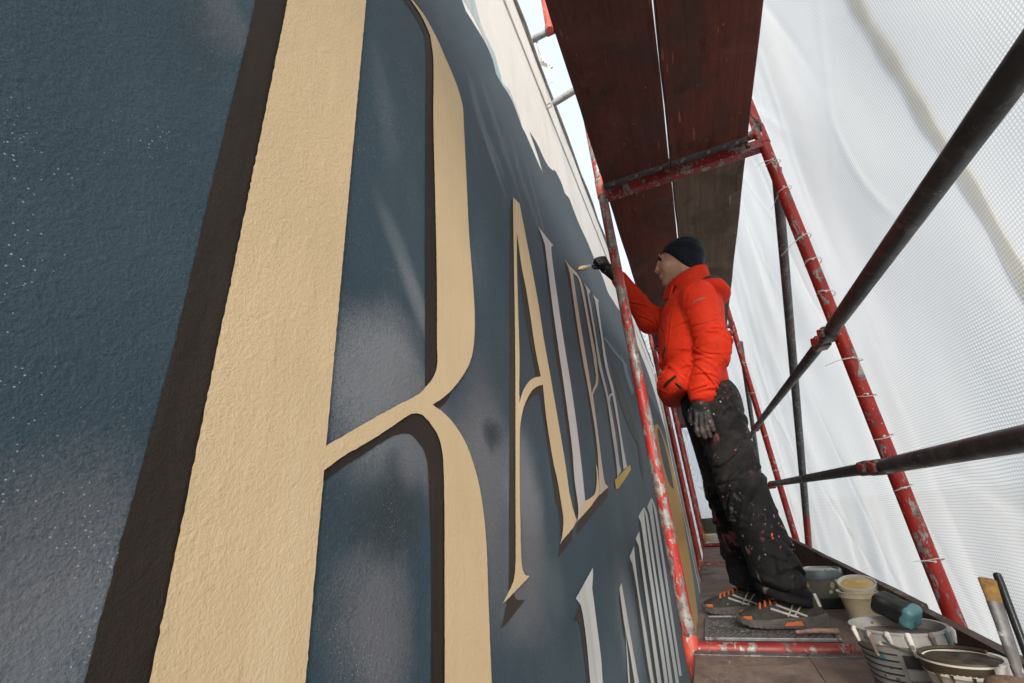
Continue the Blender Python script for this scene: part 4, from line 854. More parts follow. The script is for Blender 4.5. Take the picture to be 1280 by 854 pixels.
def nets(fn, lo, hi, h):
    """naive surface nets"""
    lo = np.array(lo, float); hi = np.array(hi, float); n = np.ceil((hi - lo) / h).astype(int) + 1
    ax = [lo[i] + h * np.arange(n[i]) for i in range(3)]
    nb = -(-n // 8); n = nb * 8; ax = [(lo[i] + h * np.arange(n[i])).astype(np.float32) for i in range(3)]
    cb = [a.reshape(-1, 8).mean(1) for a in ax]; Cb = np.stack(np.meshgrid(*cb, indexing='ij'), -1)
    fc = fn(Cb); f = np.repeat(np.repeat(np.repeat(fc, 8, 0), 8, 1), 8, 2).astype(np.float32)
    act = np.argwhere(np.abs(fc) < h * 7.5 + 0.022)              # only blocks near the surface are sampled finely
    fb = f.reshape(nb[0], 8, nb[1], 8, nb[2], 8)
    for q in range(0, len(act), 200):
        a = act[q:q + 200]; px, py, pz = (ax[d].reshape(-1, 8)[a[:, d]] for d in range(3))
        Pb = np.empty((len(a), 8, 8, 8, 3), np.float32); Pb[..., 0] = px[:, :, None, None]; Pb[..., 1] = py[:, None, :, None]; Pb[..., 2] = pz[:, None, None, :]
        v = fn(Pb)
        for m_ in range(len(a)): fb[a[m_, 0], :, a[m_, 1], :, a[m_, 2], :] = v[m_]
    f = fb.reshape(n)
    s = f < 0
    c = [s[i:n[0] - 1 + i, j:n[1] - 1 + j, l:n[2] - 1 + l] for i in (0, 1) for j in (0, 1) for l in (0, 1)]
    anyc = np.any(c, 0) & ~np.all(c, 0)
    cells = np.argwhere(anyc); vid = -np.ones(np.array(n) - 1, int); vid[anyc] = np.arange(len(cells))
    acc = np.zeros((len(cells), 3)); cnt = np.zeros(len(cells))
    corners = [(i, j, l) for i in (0, 1) for j in (0, 1) for l in (0, 1)]
    val = np.stack([f[cells[:, 0] + a, cells[:, 1] + b, cells[:, 2] + d] for a, b, d in corners], 1).astype(float)
    for u in range(8):
        for v in range(u + 1, 8):
            if sum(abs(corners[u][w] - corners[v][w]) for w in range(3)) != 1: continue
            m = (val[:, u] < 0) != (val[:, v] < 0); den = np.where(m, val[:, u] - val[:, v], 1.0); t = np.where(m, val[:, u] / den, 0)
            p = np.array(corners[u]) + t[:, None] * (np.array(corners[v]) - np.array(corners[u]))
            acc += np.where(m[:, None], p, 0); cnt += m
    V = lo + h * (cells + acc / cnt[:, None])
    F = []
    for d in range(3):
        e, g = [(1, 2), (2, 0), (0, 1)][d]
        sl0 = [slice(None)] * 3; sl1 = [slice(None)] * 3; sl0[d] = slice(0, -1); sl1[d] = slice(1, None)
        a, b = s[tuple(sl0)], s[tuple(sl1)]
        E = np.argwhere(a != b); E = E[(E[:, e] > 0) & (E[:, g] > 0) & (E[:, e] < n[e] - 1) & (E[:, g] < n[g] - 1)]
        def at(de, dg):
            q = E.copy(); q[:, e] -= de; q[:, g] -= dg; return vid[q[:, 0], q[:, 1], q[:, 2]]
        Q = np.stack([at(1, 1), at(0, 1), at(0, 0), at(1, 0)], 1)
        fl = ~a[E[:, 0], E[:, 1], E[:, 2]]; Q[fl] = Q[fl][:, ::-1]; F.append(Q)
    return V, np.concatenate(F)
def soft(name, fn, lo, hi, h, mat, parent=None, ploc=None):
    V, F = nets(fn, lo, hi, h)
    me = bpy.data.meshes.new(name); me.from_pydata(V.tolist(), [], F.tolist()); me.update()
    me.polygons.foreach_set('use_smooth', [True] * len(me.polygons))
    o = link(name, me, mat)
    if parent is not None: stay(o, parent, ploc)
    return o

# sponge pad on the bucket and brown sponge on the cup
M['pad_black'] = mat_plain('paint_soaked_black_foam', (0.007, 0.009, 0.010), 0.5, var=0.5, scale=40, bump=0.6, bscale=120, spots=[(30, 0.3, 0.1, (0.05, 0.09, 0.10))])
M['pad_teal'] = mat_plain('teal_paint_caked', (0.085, 0.21, 0.235), 0.5, var=0.35, scale=35, bump=0.5, bscale=90, spots=[(55, 0.25, 0.2, (0.03, 0.05, 0.06)), (40, 0.3, 0.1, (0.25, 0.42, 0.44))])
M['sponge'] = mat_plain('brown_sponge', (0.155, 0.10, 0.068), 0.9, var=0.35, scale=60, bump=0.9, bscale=220)
PC = Vector((0.398, 1.560, 0.178)); PRt = rotm(0.42, -0.10, 0.80)
pad = thing('sponge_pad', 'black foam pad with a teal paint-caked end lying across the striped bucket', 'sponge', PC)
soft('foam', lambda P: rbox(P, PC + Vector(PRt @ np.array((0, 0.014, 0))), (0.030, 0.042, 0.024), 0.013, PRt) + 0.0018 * wav(P, 3, 160), PC - Vector((.09, .09, .07)), PC + Vector((.09, .09, .07)), 0.003, M['pad_black'], pad, PC)
soft('paint_crust', lambda P: smax(rbox(P, PC + Vector(PRt @ np.array((0, 0.012, 0))), (0.0315, 0.046, 0.0255), 0.012, PRt) + 0.001 * wav(P, 5, 200), ((P - np.array(PC, np.float32)) @ PRt)[..., 1] + 0.012 + 0.006 * wav(P, 6, 120), 0.003), PC - Vector((.09, .09, .07)), PC + Vector((.09, .09, .07)), 0.003, M['pad_teal'], pad, PC)
SC_ = Vector((0.424, 1.195, 0.128))
sp = soft('sponge', lambda P: ell(P, SC_, (0.036, 0.030, 0.017)) + 0.0018 * wav(P, 8, 260), SC_ - Vector((.06, .06, .04)), SC_ + Vector((.06, .06, .04)), 0.0025, M['sponge'])
tag(sp, 'round brown sponge lying on the small white cup', 'sponge')

# ------------------------------------------------------------------ the painter
PL = (0.15, 2.34, 0.0)                                        # where he stands
y0 = 2.335
k = NT('skin'); p = k.pos(); s_ = k.n('SeparateXYZ', {0: p})
stub = k.math('MULTIPLY', k.ramp(s_.outputs[2], 1.715, 1.66), k.ramp(k.noise(p, 240, 2, 0.6), 0.35, 0.6, 0.35, 1.0))
c = k.mix(k.ramp(k.noise(p, 30, 4, 0.6), 0.35, 0.7), (0.70, 0.40, 0.26), (0.78, 0.49, 0.345))
c = k.mix(k.math('MULTIPLY', stub, 0.6), c, (0.27, 0.18, 0.135))
M['skin'] = k.pbr(c, 0.5, nrm=k.bump(k.noise(p, 350, 2, 0.6), 0.15, 0.0006), spec=0.4)
M['beanie'] = None
k = NT('navy_fleece'); p = k.pos()
c = k.mix(k.ramp(k.noise(p, 18, 4, 0.6), 0.3, 0.7), (0.010, 0.014, 0.024), (0.020, 0.026, 0.040))
M['beanie'] = k.pbr(c, 0.95, nrm=k.bump(k.noise(p, 500, 3, 0.7), 0.5, 0.001), spec=0.15, **{'Sheen Weight': 0.15, 'Sheen Roughness': 0.5})
k = NT('red_shell_jacket'); p = k.pos()
c = k.mix(k.ramp(k.noise(p, 9, 4, 0.6), 0.3, 0.7), (0.64, 0.033, 0.011), (0.74, 0.043, 0.014))
c = k.mix(k.ramp(k.noise(p, 16, 6, 0.75, 0.8), 0.58, 0.74, 0, 0.45), c, (0.20, 0.022, 0.012))
h = k.math('ADD', k.noise(p, 28, 4, 0.65, 1.2), k.math('MULTIPLY', k.noise(p, 900, 2, 0.5), 0.05))
M['jacket'] = k.pbr(c, 0.66, nrm=k.bump(h, 0.36, 0.008), spec=0.15)
M['lining'] = mat_plain('charcoal_lining', (0.035, 0.037, 0.04), 0.85, bump=0.4)
M['zip'] = mat_plain('black_zip', (0.015, 0.014, 0.014), 0.5)
M['logo'] = mat_plain('grey_sleeve_print', (0.30, 0.16, 0.15), 0.5)
k = NT('paint_splashed_black_trousers'); p = k.pos(); s_ = k.n('SeparateXYZ', {0: p})
c = k.mix(k.ramp(k.noise(p, 7, 5, 0.65), 0.35, 0.7), (0.0062, 0.0062, 0.0070), (0.0145, 0.0142, 0.015))
worn = k.math('MULTIPLY', k.ramp(s_.outputs[2], 0.50, 0.56), k.ramp(k.noise(p, 11, 5, 0.7), 0.38, 0.72, 0, 0.8))
c = k.mix(worn, c, (0.046, 0.040, 0.040))
for (sc_, thr, dens, col) in ((58, 0.21, 0.055, (0.42, 0.39, 0.36)), (75, 0.20, 0.045, (0.32, 0.07, 0.11)), (50, 0.20, 0.022, (0.45, 0.10, 0.05)), (95, 0.22, 0.06, (0.26, 0.24, 0.25)), (42, 0.22, 0.025, (0.22, 0.075, 0.09)), (60, 0.17, 0.02, (0.50, 0.08, 0.30))):
    w = k.noise(p, sc_ * 0.9, 3, 0.6, col=True)
    q = k.n('VectorMath', {0: k.map(p, (1, 1, 0.7)), 1: k.n('VectorMath', {0: w, 'Scale': 0.9 / sc_}, operation='SCALE').outputs[0]}, operation='ADD').outputs[0]
    cell = k.n('TexVoronoi', {'Vector': q, 'Scale': sc_}); sel = k.n('SeparateColor', {0: cell.outputs['Color']}).outputs[1]
    dn = k.math('MULTIPLY', k.ramp(k.noise(p, 4.5, 2, 0.5), 0.42, 0.66, 0.15, 1.7), dens)
    c = k.mix(k.math('MULTIPLY', k.math('LESS_THAN', cell.outputs['Distance'], thr), k.math('LESS_THAN', sel, dn)), c, col)
for (sc_, lo_, hi_, amt, col) in ((13, 0.62, 0.68, 0.8, (0.20, 0.065, 0.075)), (17, 0.62, 0.68, 0.6, (0.22, 0.20, 0.20)), (15, 0.63, 0.70, 0.7, (0.10, 0.09, 0.13))):
    sm = k.noise(k.map(p, (1, 1, 0.6), loc=(sc_, 0, 0)), sc_, 5, 0.7, 0.6)
    c = k.mix(k.ramp(sm, lo_, hi_, 0, amt), c, col)
M['trousers'] = k.pbr(c, 0.75, nrm=k.bump(k.math('ADD', k.noise(p, 24, 4, 0.65, 1.0), k.math('MULTIPLY', k.noise(p, 700, 2, 0.5), 0.06)), 0.45, 0.012), spec=0.15)
M['glove'] = mat_plain('black_work_glove', (0.010, 0.0095, 0.010), 0.6, var=0.4, scale=60, bump=0.5, bscale=160, spots=[(70, 0.28, 0.12, (0.20, 0.17, 0.16)), (60, 0.25, 0.05, (0.45, 0.05, 0.03)), (55, 0.26, 0.05, (0.22, 0.33, 0.40))])
M['glove_tip'] = mat_plain('paint_worn_glove_finger', (0.062, 0.044, 0.040), 0.6, var=0.45, scale=70, bump=0.5, bscale=160, spots=[(90, 0.3, 0.2, (0.03, 0.03, 0.03)), (80, 0.25, 0.1, (0.35, 0.30, 0.28))])

# head and neck (one surface)
def f_head(P):
    Q = P.copy(); Q[..., 1] = np.abs(P[..., 1] - y0)          # mirrored half
    d = ell(Q, (0.168, 0, 1.762), (0.103, 0.078, 0.103))
    d = smin(d, ell(Q, (0.110, 0, 1.705), (0.066, 0.060, 0.092)), 0.03)
    d = smin(d, rcone(Q, (0.150, 0.046, 1.668), (0.068, 0.012, 1.634), 0.024, 0.022), 0.03)   # jaw
    d = smin(d, ell(Q, (0.060, 0, 1.634), (0.018, 0.020, 0.019)), 0.02)                        # chin
    d = smin(d, ell(Q, (0.078, 0.044, 1.722), (0.026, 0.020, 0.022)), 0.02)                    # cheekbone
    d = smin(d, rcone(Q, (0.066, 0.0, 1.795), (0.064, 0.040, 1.797), 0.012, 0.010), 0.02)      # brow
    d = smax(d, -ell(Q, (0.046, 0.033, 1.773), (0.022, 0.021, 0.014)), 0.012)                  # eye socket
    d = smin(d, ell(Q, (0.074, 0.033, 1.772), (0.014, 0.014, 0.012)), 0.006)                   # eyeball under the lid
    d = smin(d, rcone(Q, (0.050, 0, 1.780), (0.029, 0, 1.730), 0.008, 0.0098), 0.012)          # nose bridge
    d = smin(d, ell(Q, (0.027, 0, 1.7245), (0.0125, 0.0115, 0.0095)), 0.007)                      # nose tip
    d = smin(d, ell(Q, (0.036, 0.013, 1.721), (0.012, 0.007, 0.008)), 0.006)                   # nostril wing
    d = smin(d, ell(Q, (0.043, 0, 1.686), (0.012, 0.021, 0.0065)), 0.007)                      # upper lip
    d = smin(d, ell(Q, (0.046, 0, 1.673), (0.011, 0.018, 0.0065)), 0.006)                      # lower lip
    d = smax(d, -rcone(Q, (0.030, 0, 1.679), (0.040, 0.022, 1.678), 0.0022, 0.0015), 0.004)    # mouth line
    d = smin(d, rcone(Q, (0.168, 0, 1.70), (0.180, 0, 1.50), 0.060, 0.066), 0.025)             # neck
    d = smin(d, ell(Q, (0.18, 0, 1.43), (0.09, 0.16, 0.08)), 0.04)                             # shoulders under the jacket
    return smin(d, ell(Q, (0.172, 0.070, 1.732), (0.016, 0.009, 0.026)), 0.006)
person = soft('person', f_head, (-0.02, 2.14, 1.34), (0.30, 2.53, 1.90), 0.0032, M['skin'])
person.location = (0, 0, 0)
tag(person, 'painter in red jacket, navy beanie and splashed black trousers reaching a brush to the wall', 'person')
def wear(name, fn, lo, hi, h, mat): 
    o = soft(name, fn, lo, hi, h, mat); o.parent = person; return o
# eye and brow on the side in view, and the far one
M['eye'] = mat_plain('eye_white', (0.55, 0.52, 0.5), 0.2); M['hair'] = mat_plain('dark_hair', (0.02, 0.014, 0.010), 0.7)
for sgn in (-1, 1):
    wear('eye', lambda P: ell(P, (0.0625, y0 + sgn * 0.034, 1.7715), (0.010, 0.0125, 0.0055)), (0.04, y0 + sgn * 0.032 - 0.02, 1.755), (0.09, y0 + sgn * 0.032 + 0.02, 1.785), 0.0016, M['hair'])
    wear('eyebrow', lambda P: rcone(P, (0.0545, y0 + sgn * 0.014, 1.794), (0.068, y0 + sgn * 0.050, 1.795), 0.0068, 0.0050), (0.04, min(y0, y0 + sgn * 0.06), 1.78), (0.09, max(y0, y0 + sgn * 0.06), 1.815), 0.002, M['hair'])
# beanie: shell over the skull, low over the ears and nape
def f_hat(P):
    Q = P.copy(); Q[..., 1] = np.abs(P[..., 1] - y0)
    d = ell(Q, (0.177, 0, 1.762), (0.1135, 0.0905, 0.120))
    d = smin(d, ell(Q, (0.218, 0, 1.795), (0.070, 0.072, 0.078)), 0.04)
    edge = np.maximum((-(P[..., 0] - 0.070) * 0.84 - (P[..., 2] - 1.838) * 0.54), 1.655 - P[..., 2])
    d = d + 0.0022 * wav(P, 21, 40) + 0.0015 * folds(P, 22, 55, (0.5, 0.2, 0.8))
    cuff = smax(d - 0.0035, np.abs(edge + 0.018) - 0.017, 0.004)
    return smin(smax(d, edge, 0.006), cuff, 0.004)
wear('beanie', f_hat, (0.03, 2.22, 1.64), (0.32, 2.45, 1.91), 0.0036, M['beanie'])

# jacket
SL, EL, WL = (0.180, 2.160, 1.430), (0.190, 2.112, 1.150), (0.092, 2.140, 0.948)
SR, ER, WR = (0.120, 2.495, 1.455), (-0.072, 2.565, 1.530), (-0.190, 2.415, 1.778)
def f_jacket(P):
    body = loft(P, [(0.90, 0.070, y0, 0.150, 0.205), (1.02, 0.070, y0, 0.166, 0.222), (1.10, 0.083, y0, 0.158, 0.215), (1.20, 0.098, y0, 0.166, 0.215), (1.33, 0.125, y0, 0.170, 0.212), (1.42, 0.145, y0, 0.160, 0.195), (1.49, 0.165, y0, 0.128, 0.150), (1.56, 0.175, y0, 0.100, 0.105), (1.60, 0.178, y0, 0.085, 0.085)])
    body = smin(body, ell(P, (0.155, y0, 1.44), (0.13, 0.215, 0.075)), 0.05)
    body = smin(body, ell(P, (-0.012, y0 - 0.04, 1.035), (0.085, 0.16, 0.070)), 0.05)           # bunched front hem
    fz = P[..., 2]
    body = body - 0.0022 * wav(P, 33, 26) - pleats(P, 34, 46, (0.02, 2.20, 1.02), (0.04, 2.20, 1.25), 0.13, (0.45, 0.1, 1.0), 0.0060)
    body = body - pleats(P, 35, 10, (0.07, 2.16, 1.30), (0.0, 2.22, 1.42), 0.10, (0.9, 0.2, 0.5), 0.0075) - pleats(P, 36, 8, (-0.04, 2.2, 1.0), (-0.04, 2.40, 1.06), 0.06, (0.2, 0.9, 0.6), 0.006)
    cinch = 0.010 * np.exp(-((fz - 1.135 - 0.10 * (P[..., 0] - 0.0)) / 0.018) ** 2)              # waist cord
    body = body + cinch
    hem = 0.965 + 0.12 * np.clip(P[..., 0] - 0.0, -0.1, 0.4)
    body = smax(body, hem - fz, 0.022)
    la = smin(rcone(P, SL, EL, 0.088, 0.074), rcone(P, EL, WL, 0.074, 0.060), 0.03)
    ax = np.array(WL, np.float32) - np.array(EL, np.float32)
    la = la - 0.0018 * wav(P, 43, 30) - pleats(P, 44, 46, (0.20, 2.112, 1.20), (0.12, 2.14, 0.98), 0.070, (0.60, 0.1, 0.8), 0.0068) - pleats(P, 45, 20, (0.16, 2.12, 1.36), (0.19, 2.11, 1.16), 0.075, (-0.5, 0.1, 0.85), 0.0045)
    la = smin(la, ell(P, (0.212, 2.115, 1.085), (0.030, 0.05, 0.040)), 0.03)
    cuff = rcone(P, (0.0905, 2.14, 0.960), (0.083, 2.142, 0.915), 0.053, 0.050) - 0.0012 * np.sin(fz * 700)
    la = smin(la, smax(cuff, 0.912 - fz, 0.006), 0.008)
    ra = smin(rcone(P, SR, ER, 0.086, 0.074), rcone(P, ER, WR, 0.074, 0.050), 0.035)
    ra = ra - 0.002 * wav(P, 53, 30) - pleats(P, 54, 16, (0.02, 2.52, 1.48), (-0.13, 2.48, 1.66), 0.065, (0.7, 0.2, 0.7), 0.009)
    d = smin(body, la, 0.020); d = smin(d, ra, 0.03)
    # hood rolled behind the collar
    hood = smin(ell(P, (0.285, y0, 1.492), (0.076, 0.130, 0.044)), ell(P, (0.240, y0 - 0.10, 1.515), (0.085, 0.045, 0.036)), 0.03)
    hood = smin(hood, ell(P, (0.240, y0 + 0.10, 1.515), (0.085, 0.045, 0.036)), 0.03)
    hood = hood - 0.002 * wav(P, 61, 40)
    hood = smax(hood, -ell(P, (0.270, y0, 1.560), (0.062, 0.085, 0.040)), 0.012)
    d = smin(d, hood, 0.012)
    # standing collar, a shell open at the top
    cx = 0.172 + 0.02 * (1.6 - fz); q = np.sqrt(((P[..., 0] - cx) / 0.106) ** 2 + ((P[..., 1] - y0) / 0.090) ** 2)
    shell = np.abs((q - 1.0) * 0.095) - 0.0075 - 0.0012 * wav(P, 71, 50)
    top = 1.628 + 0.32 * (P[..., 0] - 0.14)
    col = np.maximum(shell, np.maximum(fz - top, 1.46 - fz))
    d = smax(d, -np.maximum((q - 0.93) * 0.095, 1.545 - fz), 0.008)
    d = smin(d, col, 0.008)
    return d
jacket = wear('jacket', f_jacket, (-0.30, 2.00, 0.88), (0.40, 2.68, 1.86), 0.0044, M['jacket'])
wear('hood_lining', lambda P: smax(ell(P, (0.268, y0, 1.548), (0.072, 0.122, 0.034)), -ell(P, (0.262, y0, 1.573), (0.060, 0.085, 0.030)), 0.008) + 0.002 * wav(P, 77, 60), (0.15, 2.18, 1.48), (0.36, 2.50, 1.60), 0.005, M['lining'])
wear('collar_lining', lambda P: smax(np.abs((np.sqrt(((P[..., 0] - 0.174) / 0.095) ** 2 + ((P[..., 1] - y0) / 0.079) ** 2) - 1.0) * 0.085) - 0.003, np.abs(P[..., 2] - 1.57 - 0.30 * (P[..., 0] - 0.14)) - 0.052, 0.003), (0.06, 2.22, 1.46), (0.30, 2.45, 1.70), 0.004, M['lining'])
# open zip flap below the chin
wear('collar_flap', lambda P: rbox(P, (0.056, y0 - 0.055, 1.545), (0.006, 0.050, 0.036), 0.005, rotm(0.35, 0.25, 0.5)) + 0.002 * wav(P, 81, 60), (-0.02, 2.18, 1.47), (0.14, 2.40, 1.62), 0.004, M['jacket'])
jb = BVHTree.FromPolygons([v.co.copy() for v in jacket.data.vertices], [list(p_.vertices) for p_ in jacket.data.polygons])
def on_cloth(bvh, x, z, off=0.002, ystart=1.8):
    h_, n_, i_, d_ = bvh.ray_cast(Vector((x, ystart, z)), Vector((0, 1, 0)))
    return (h_ + n_ * off, n_) if h_ else (None, None)
def strip(name, pts, w, mat, parent, bvh, off=0.0025):
    """narrow strip laid on the cloth through (x, z) points"""
    P_ = []
    for i in range(len(pts) - 1):
        for j in range(6): P_.append(tuple(pts[i][a] + (pts[i + 1][a] - pts[i][a]) * j / 6 for a in (0, 1)))
    P_.append(pts[-1]); Q_ = [on_cloth(bvh, *q, off) for q in P_]; Q_ = [q for q in Q_ if q[0]]
    if len(Q_) < 2: return
    b = MB(); V, F = [], []
    for i, (q, n_) in enumerate(Q_):
        t_ = (Q_[min(i + 1, len(Q_) - 1)][0] - Q_[max(i - 1, 0)][0]).normalized(); s__ = n_.cross(t_).normalized() * w / 2
        V += [q - s__ - n_ * 0.004, q - s__, q + s__, q + s__ - n_ * 0.004]
    for i in range(len(Q_) - 1):
        for j in range(3): F.append([4 * i + j, 4 * i + j + 1, 4 * i + 4 + j + 1, 4 * i + 4 + j])
    o = link(name, mesh(name, V, F, True), mat); o.parent = parent; return o
strip('zip', [(-0.040, 1.165), (-0.018, 1.215)], 0.014, M['zip'], jacket, jb)
strip('zip', [(-0.062, 1.012), (0.000, 1.040)], 0.013, M['zip'], jacket, jb)
strip('zip', [(-0.006, 1.008), (0.012, 0.980)], 0.011, M['zip'], jacket, jb)
M['seam'] = mat_plain('dark_red_seam', (0.30, 0.018, 0.008), 0.6)
strip('seam', [(0.115, 1.475), (0.104, 1.42), (0.098, 1.34), (0.104, 1.26)], 0.0035, M['seam'], jacket, jb, 0.0008)
strip('seam', [(0.015, 1.46), (0.004, 1.36), (-0.012, 1.24), (-0.022, 1.14)], 0.0035, M['seam'], jacket, jb, 0.0008)
strip('seam', [(0.120, 1.255), (0.17, 1.245), (0.235, 1.255)], 0.003, M['seam'], jacket, jb, 0.0008)
strip('cuff_tab', [(0.048, 0.962), (0.118, 0.968)], 0.020, M['jacket'], jacket, jb, 0.003)
strip('cord_toggle', [(0.076, 1.545), (0.108, 1.568)], 0.008, M['zip'], jacket, jb)
for q in range(9):
    x = 0.150 + q * 0.0068; strip('sleeve_print', [(x, 1.366 + q * 0.0012), (x + 0.0042, 1.3672 + q * 0.0012)], 0.009, M['logo'], jacket, jb, 0.0012)

# trousers
HLg, KL, AL = (0.135, 2.262, 0.92), (0.162, 2.232, 0.53), (0.216, 2.215, 0.095)
HRg, KR, AR = (0.105, 2.430, 0.92), (0.108, 2.470, 0.53), (0.112, 2.505, 0.095)
def f_trousers(P):
    fz = P[..., 2]
    l1 = smin(rcone(P, HLg, KL, 0.118, 0.092), rcone(P, KL, AL, 0.100, 0.088), 0.03)
    l2 = smin(rcone(P, HRg, KR, 0.115, 0.090), rcone(P, KR, AR, 0.095, 0.086), 0.03)
    hips = smin(ell(P, (0.130, y0 + 0.01, 0.945), (0.135, 0.175, 0.13)), ell(P, (0.172, y0, 0.87), (0.085, 0.15, 0.085)), 0.04)
    l1 = smin(l1, ell(P, (0.148, 2.175, 0.69), (0.070, 0.045, 0.105)), 0.02)                    # cargo pocket
    for leg, sd, K_, A_ in (('l1', 91, KL, AL), ('l2', 95, KR, AR)):
        g = -0.0035 * wav(P, sd, 20)
        g = g - pleats(P, sd + 1, 22, (K_[0], K_[1], 0.66), (K_[0], K_[1], 0.42), 0.085, (-0.45, 0.1, 0.9), 0.0115, (0.008, 0.016), (0.06, 0.12))
        g = g - pleats(P, sd + 2, 24, (A_[0], A_[1], 0.28), (A_[0], A_[1], 0.08), 0.080, (0.35, 0.1, 0.9), 0.012, (0.008, 0.015), (0.05, 0.11))
        g = g - pleats(P, sd + 3, 20, (0.13, 2.20, 0.98), (0.20, 2.22, 0.78), 0.09, (-0.6, 0.2, 0.8), 0.011, (0.008, 0.015), (0.06, 0.11))
        if leg == 'l1': l1 = l1 + g
        else: l2 = l2 + g
    d = smin(smin(l1, hips, 0.03), smin(l2, hips, 0.03), 0.012)
    d = d - 0.004 * np.exp(-((fz - 0.565 + 0.10 * (P[..., 0] - 0.15)) / 0.012) ** 2) * (P[..., 1] < 2.36)   # seam above the knee
    return smax(d, np.where(P[..., 1] < 2.36, 0.098 - 0.30 * (P[..., 0] - 0.222), 0.098 - 0.30 * (P[..., 0] - 0.112)) - fz, 0.012)
trousers = wear('trousers', f_trousers, (-0.06, 2.06, 0.03), (0.36, 2.64, 1.12), 0.0048, M['trousers'])
tb = BVHTree.FromPolygons([v.co.copy() for v in trousers.data.vertices], [list(p_.vertices) for p_ in trousers.data.polygons])

# shoes
M['shoe'] = mat_plain('worn_charcoal_mesh', (0.026, 0.024, 0.021), 0.8, var=0.4, scale=50, bump=0.6, bscale=260, spots=[(70, 0.25, 0.10, (0.16, 0.14, 0.12)), (60, 0.22, 0.04, (0.25, 0.08, 0.05))])
M['sole'] = mat_plain('grimy_grey_rubber', (0.070, 0.064, 0.058), 0.8, var=0.35, scale=45, bump=0.4, spots=[(60, 0.25, 0.12, (0.05, 0.05, 0.05))])
M['orange'] = mat_plain('orange_trim', (0.50, 0.11, 0.02), 0.6, var=0.3, scale=60, spots=[(90, 0.25, 0.12, (0.08, 0.05, 0.04))])
M['stripe'] = mat_plain('scuffed_white_trim', (0.40, 0.385, 0.36), 0.55, var=0.3, scale=60, spots=[(90, 0.25, 0.15, (0.10, 0.09, 0.09))])
def shoe(heel, yaw, base=0.014):
    """shoe along local +x from heel to toe"""
    R = rotm(0, 0, yaw); H = np.array(heel, np.float32)
    loc = lambda P: (P - H) @ R
    def width(x): return np.interp(x, [-0.01, 0.02, 0.08, 0.14, 0.20, 0.25, 0.285, 0.30], [0.022, 0.034, 0.033, 0.036, 0.046, 0.043, 0.027, 0.010])
    def f_up(P):
        q = loc(P); x, y, z = q[..., 0], q[..., 1], q[..., 2]
        ht = np.interp(x, [-0.01, 0.0, 0.05, 0.10, 0.15, 0.20, 0.25, 0.285, 0.30], [0.090, 0.125, 0.118, 0.114, 0.094, 0.074, 0.063, 0.049, 0.024])
        w = np.maximum(width(x) - 0.003, 0.004)
        e = ((np.abs(y) / w) ** 2.3 + (np.maximum(z - 0.022, 0) / np.maximum(ht - 0.022, 0.01)) ** 2.6)
        d = (e ** 0.42 - 1.0) * np.minimum(w, 0.05)
        d = np.maximum(d, np.maximum(0.016 - z, np.maximum(-0.004 - x, x - 0.295)))
        return d + 0.0012 * wav(P, 7, 120)
    def f_sole(P):
        q = loc(P); x, y, z = q[..., 0], q[..., 1], q[..., 2]
        bot = np.interp(x, [-0.015, 0.03, 0.20, 0.26, 0.305], [0.006, 0.0, 0.0, 0.004, 0.022])
        th = np.interp(x, [-0.015, 0.10, 0.20, 0.30], [0.044, 0.037, 0.030, 0.024])
        d = np.maximum(np.abs(y) - width(x) - 0.003, np.maximum(np.abs(z - bot - th / 2) - th / 2, np.maximum(-0.014 - x, x - 0.302)))
        return d + 0.0010 * np.sin(x * 330) * (z < 0.012)
    pts = np.array([H + R @ np.array(v, np.float32) for v in ((-.03, -.07, -.01), (.33, -.07, -.01), (-.03, .07, .13), (.33, .07, .13))])
    lo, hi = pts.min(0) - 0.01, pts.max(0) + 0.01
    up_ = soft('shoe', f_up, lo, hi, 0.004, M['shoe']); up_.parent = person
    so = soft('sole', f_sole, lo, hi, 0.0035, M['sole']); so.parent = up_
    bv = BVHTree.FromPolygons([v.co.copy() for v in up_.data.vertices], [list(p_.vertices) for p_ in up_.data.polygons])
    W = lambda v: Vector((H + R @ np.array(v, np.float32)).tolist())
    side = -1 if (R @ np.array((0, 1, 0)))[1] > 0 else 1                                        # the side facing the camera
    def on_side(x, z):
        o_ = W((x, side * 0.12, z)); h_, n_, _, _ = bv.ray_cast(o_, W((x, 0, z)) - o_); return (h_, n_) if h_ else (W((x, side * 0.03, z)), Vector((0, -1, 0)))
    def sstrip(nm, a, b, w, mat):
        V, F = [], []; n = 7; pr = [on_side(a[0] + (b[0] - a[0]) * i / n, a[1] + (b[1] - a[1]) * i / n) for i in range(n + 1)]
        for i, (q, n_) in enumerate(pr):
            t_ = (pr[min(i + 1, n)][0] - pr[max(i - 1, 0)][0]).normalized(); s__ = n_.cross(t_).normalized() * w / 2
            V += [q - s__ - n_ * 0.002, q - s__ + n_ * 0.0022, q + s__ + n_ * 0.0022, q + s__ - n_ * 0.002]
        for i in range(n):
            for j in range(3): F.append([4 * i + j, 4 * i + j + 1, 4 * i + 5 + j, 4 * i + 4 + j])
        o_ = link(nm, mesh(nm, V, F, True), mat); o_.parent = up_
    sstrip('stripe', (0.055, 0.040), (0.150, 0.078), 0.0075, M['stripe']); sstrip('stripe', (0.085, 0.036), (0.172, 0.066), 0.0075, M['stripe'])
    sstrip('stripe', (0.120, 0.040), (0.085, 0.088), 0.005, M['stripe']); sstrip('stripe', (0.100, 0.038), (0.060, 0.082), 0.005, M['stripe'])
    sstrip('heel_tab', (0.004, 0.070), (0.010, 0.112), 0.010, M['stripe'])
    sstrip('toe_patch', (0.245, 0.036), (0.275, 0.034), 0.012, M['orange'])
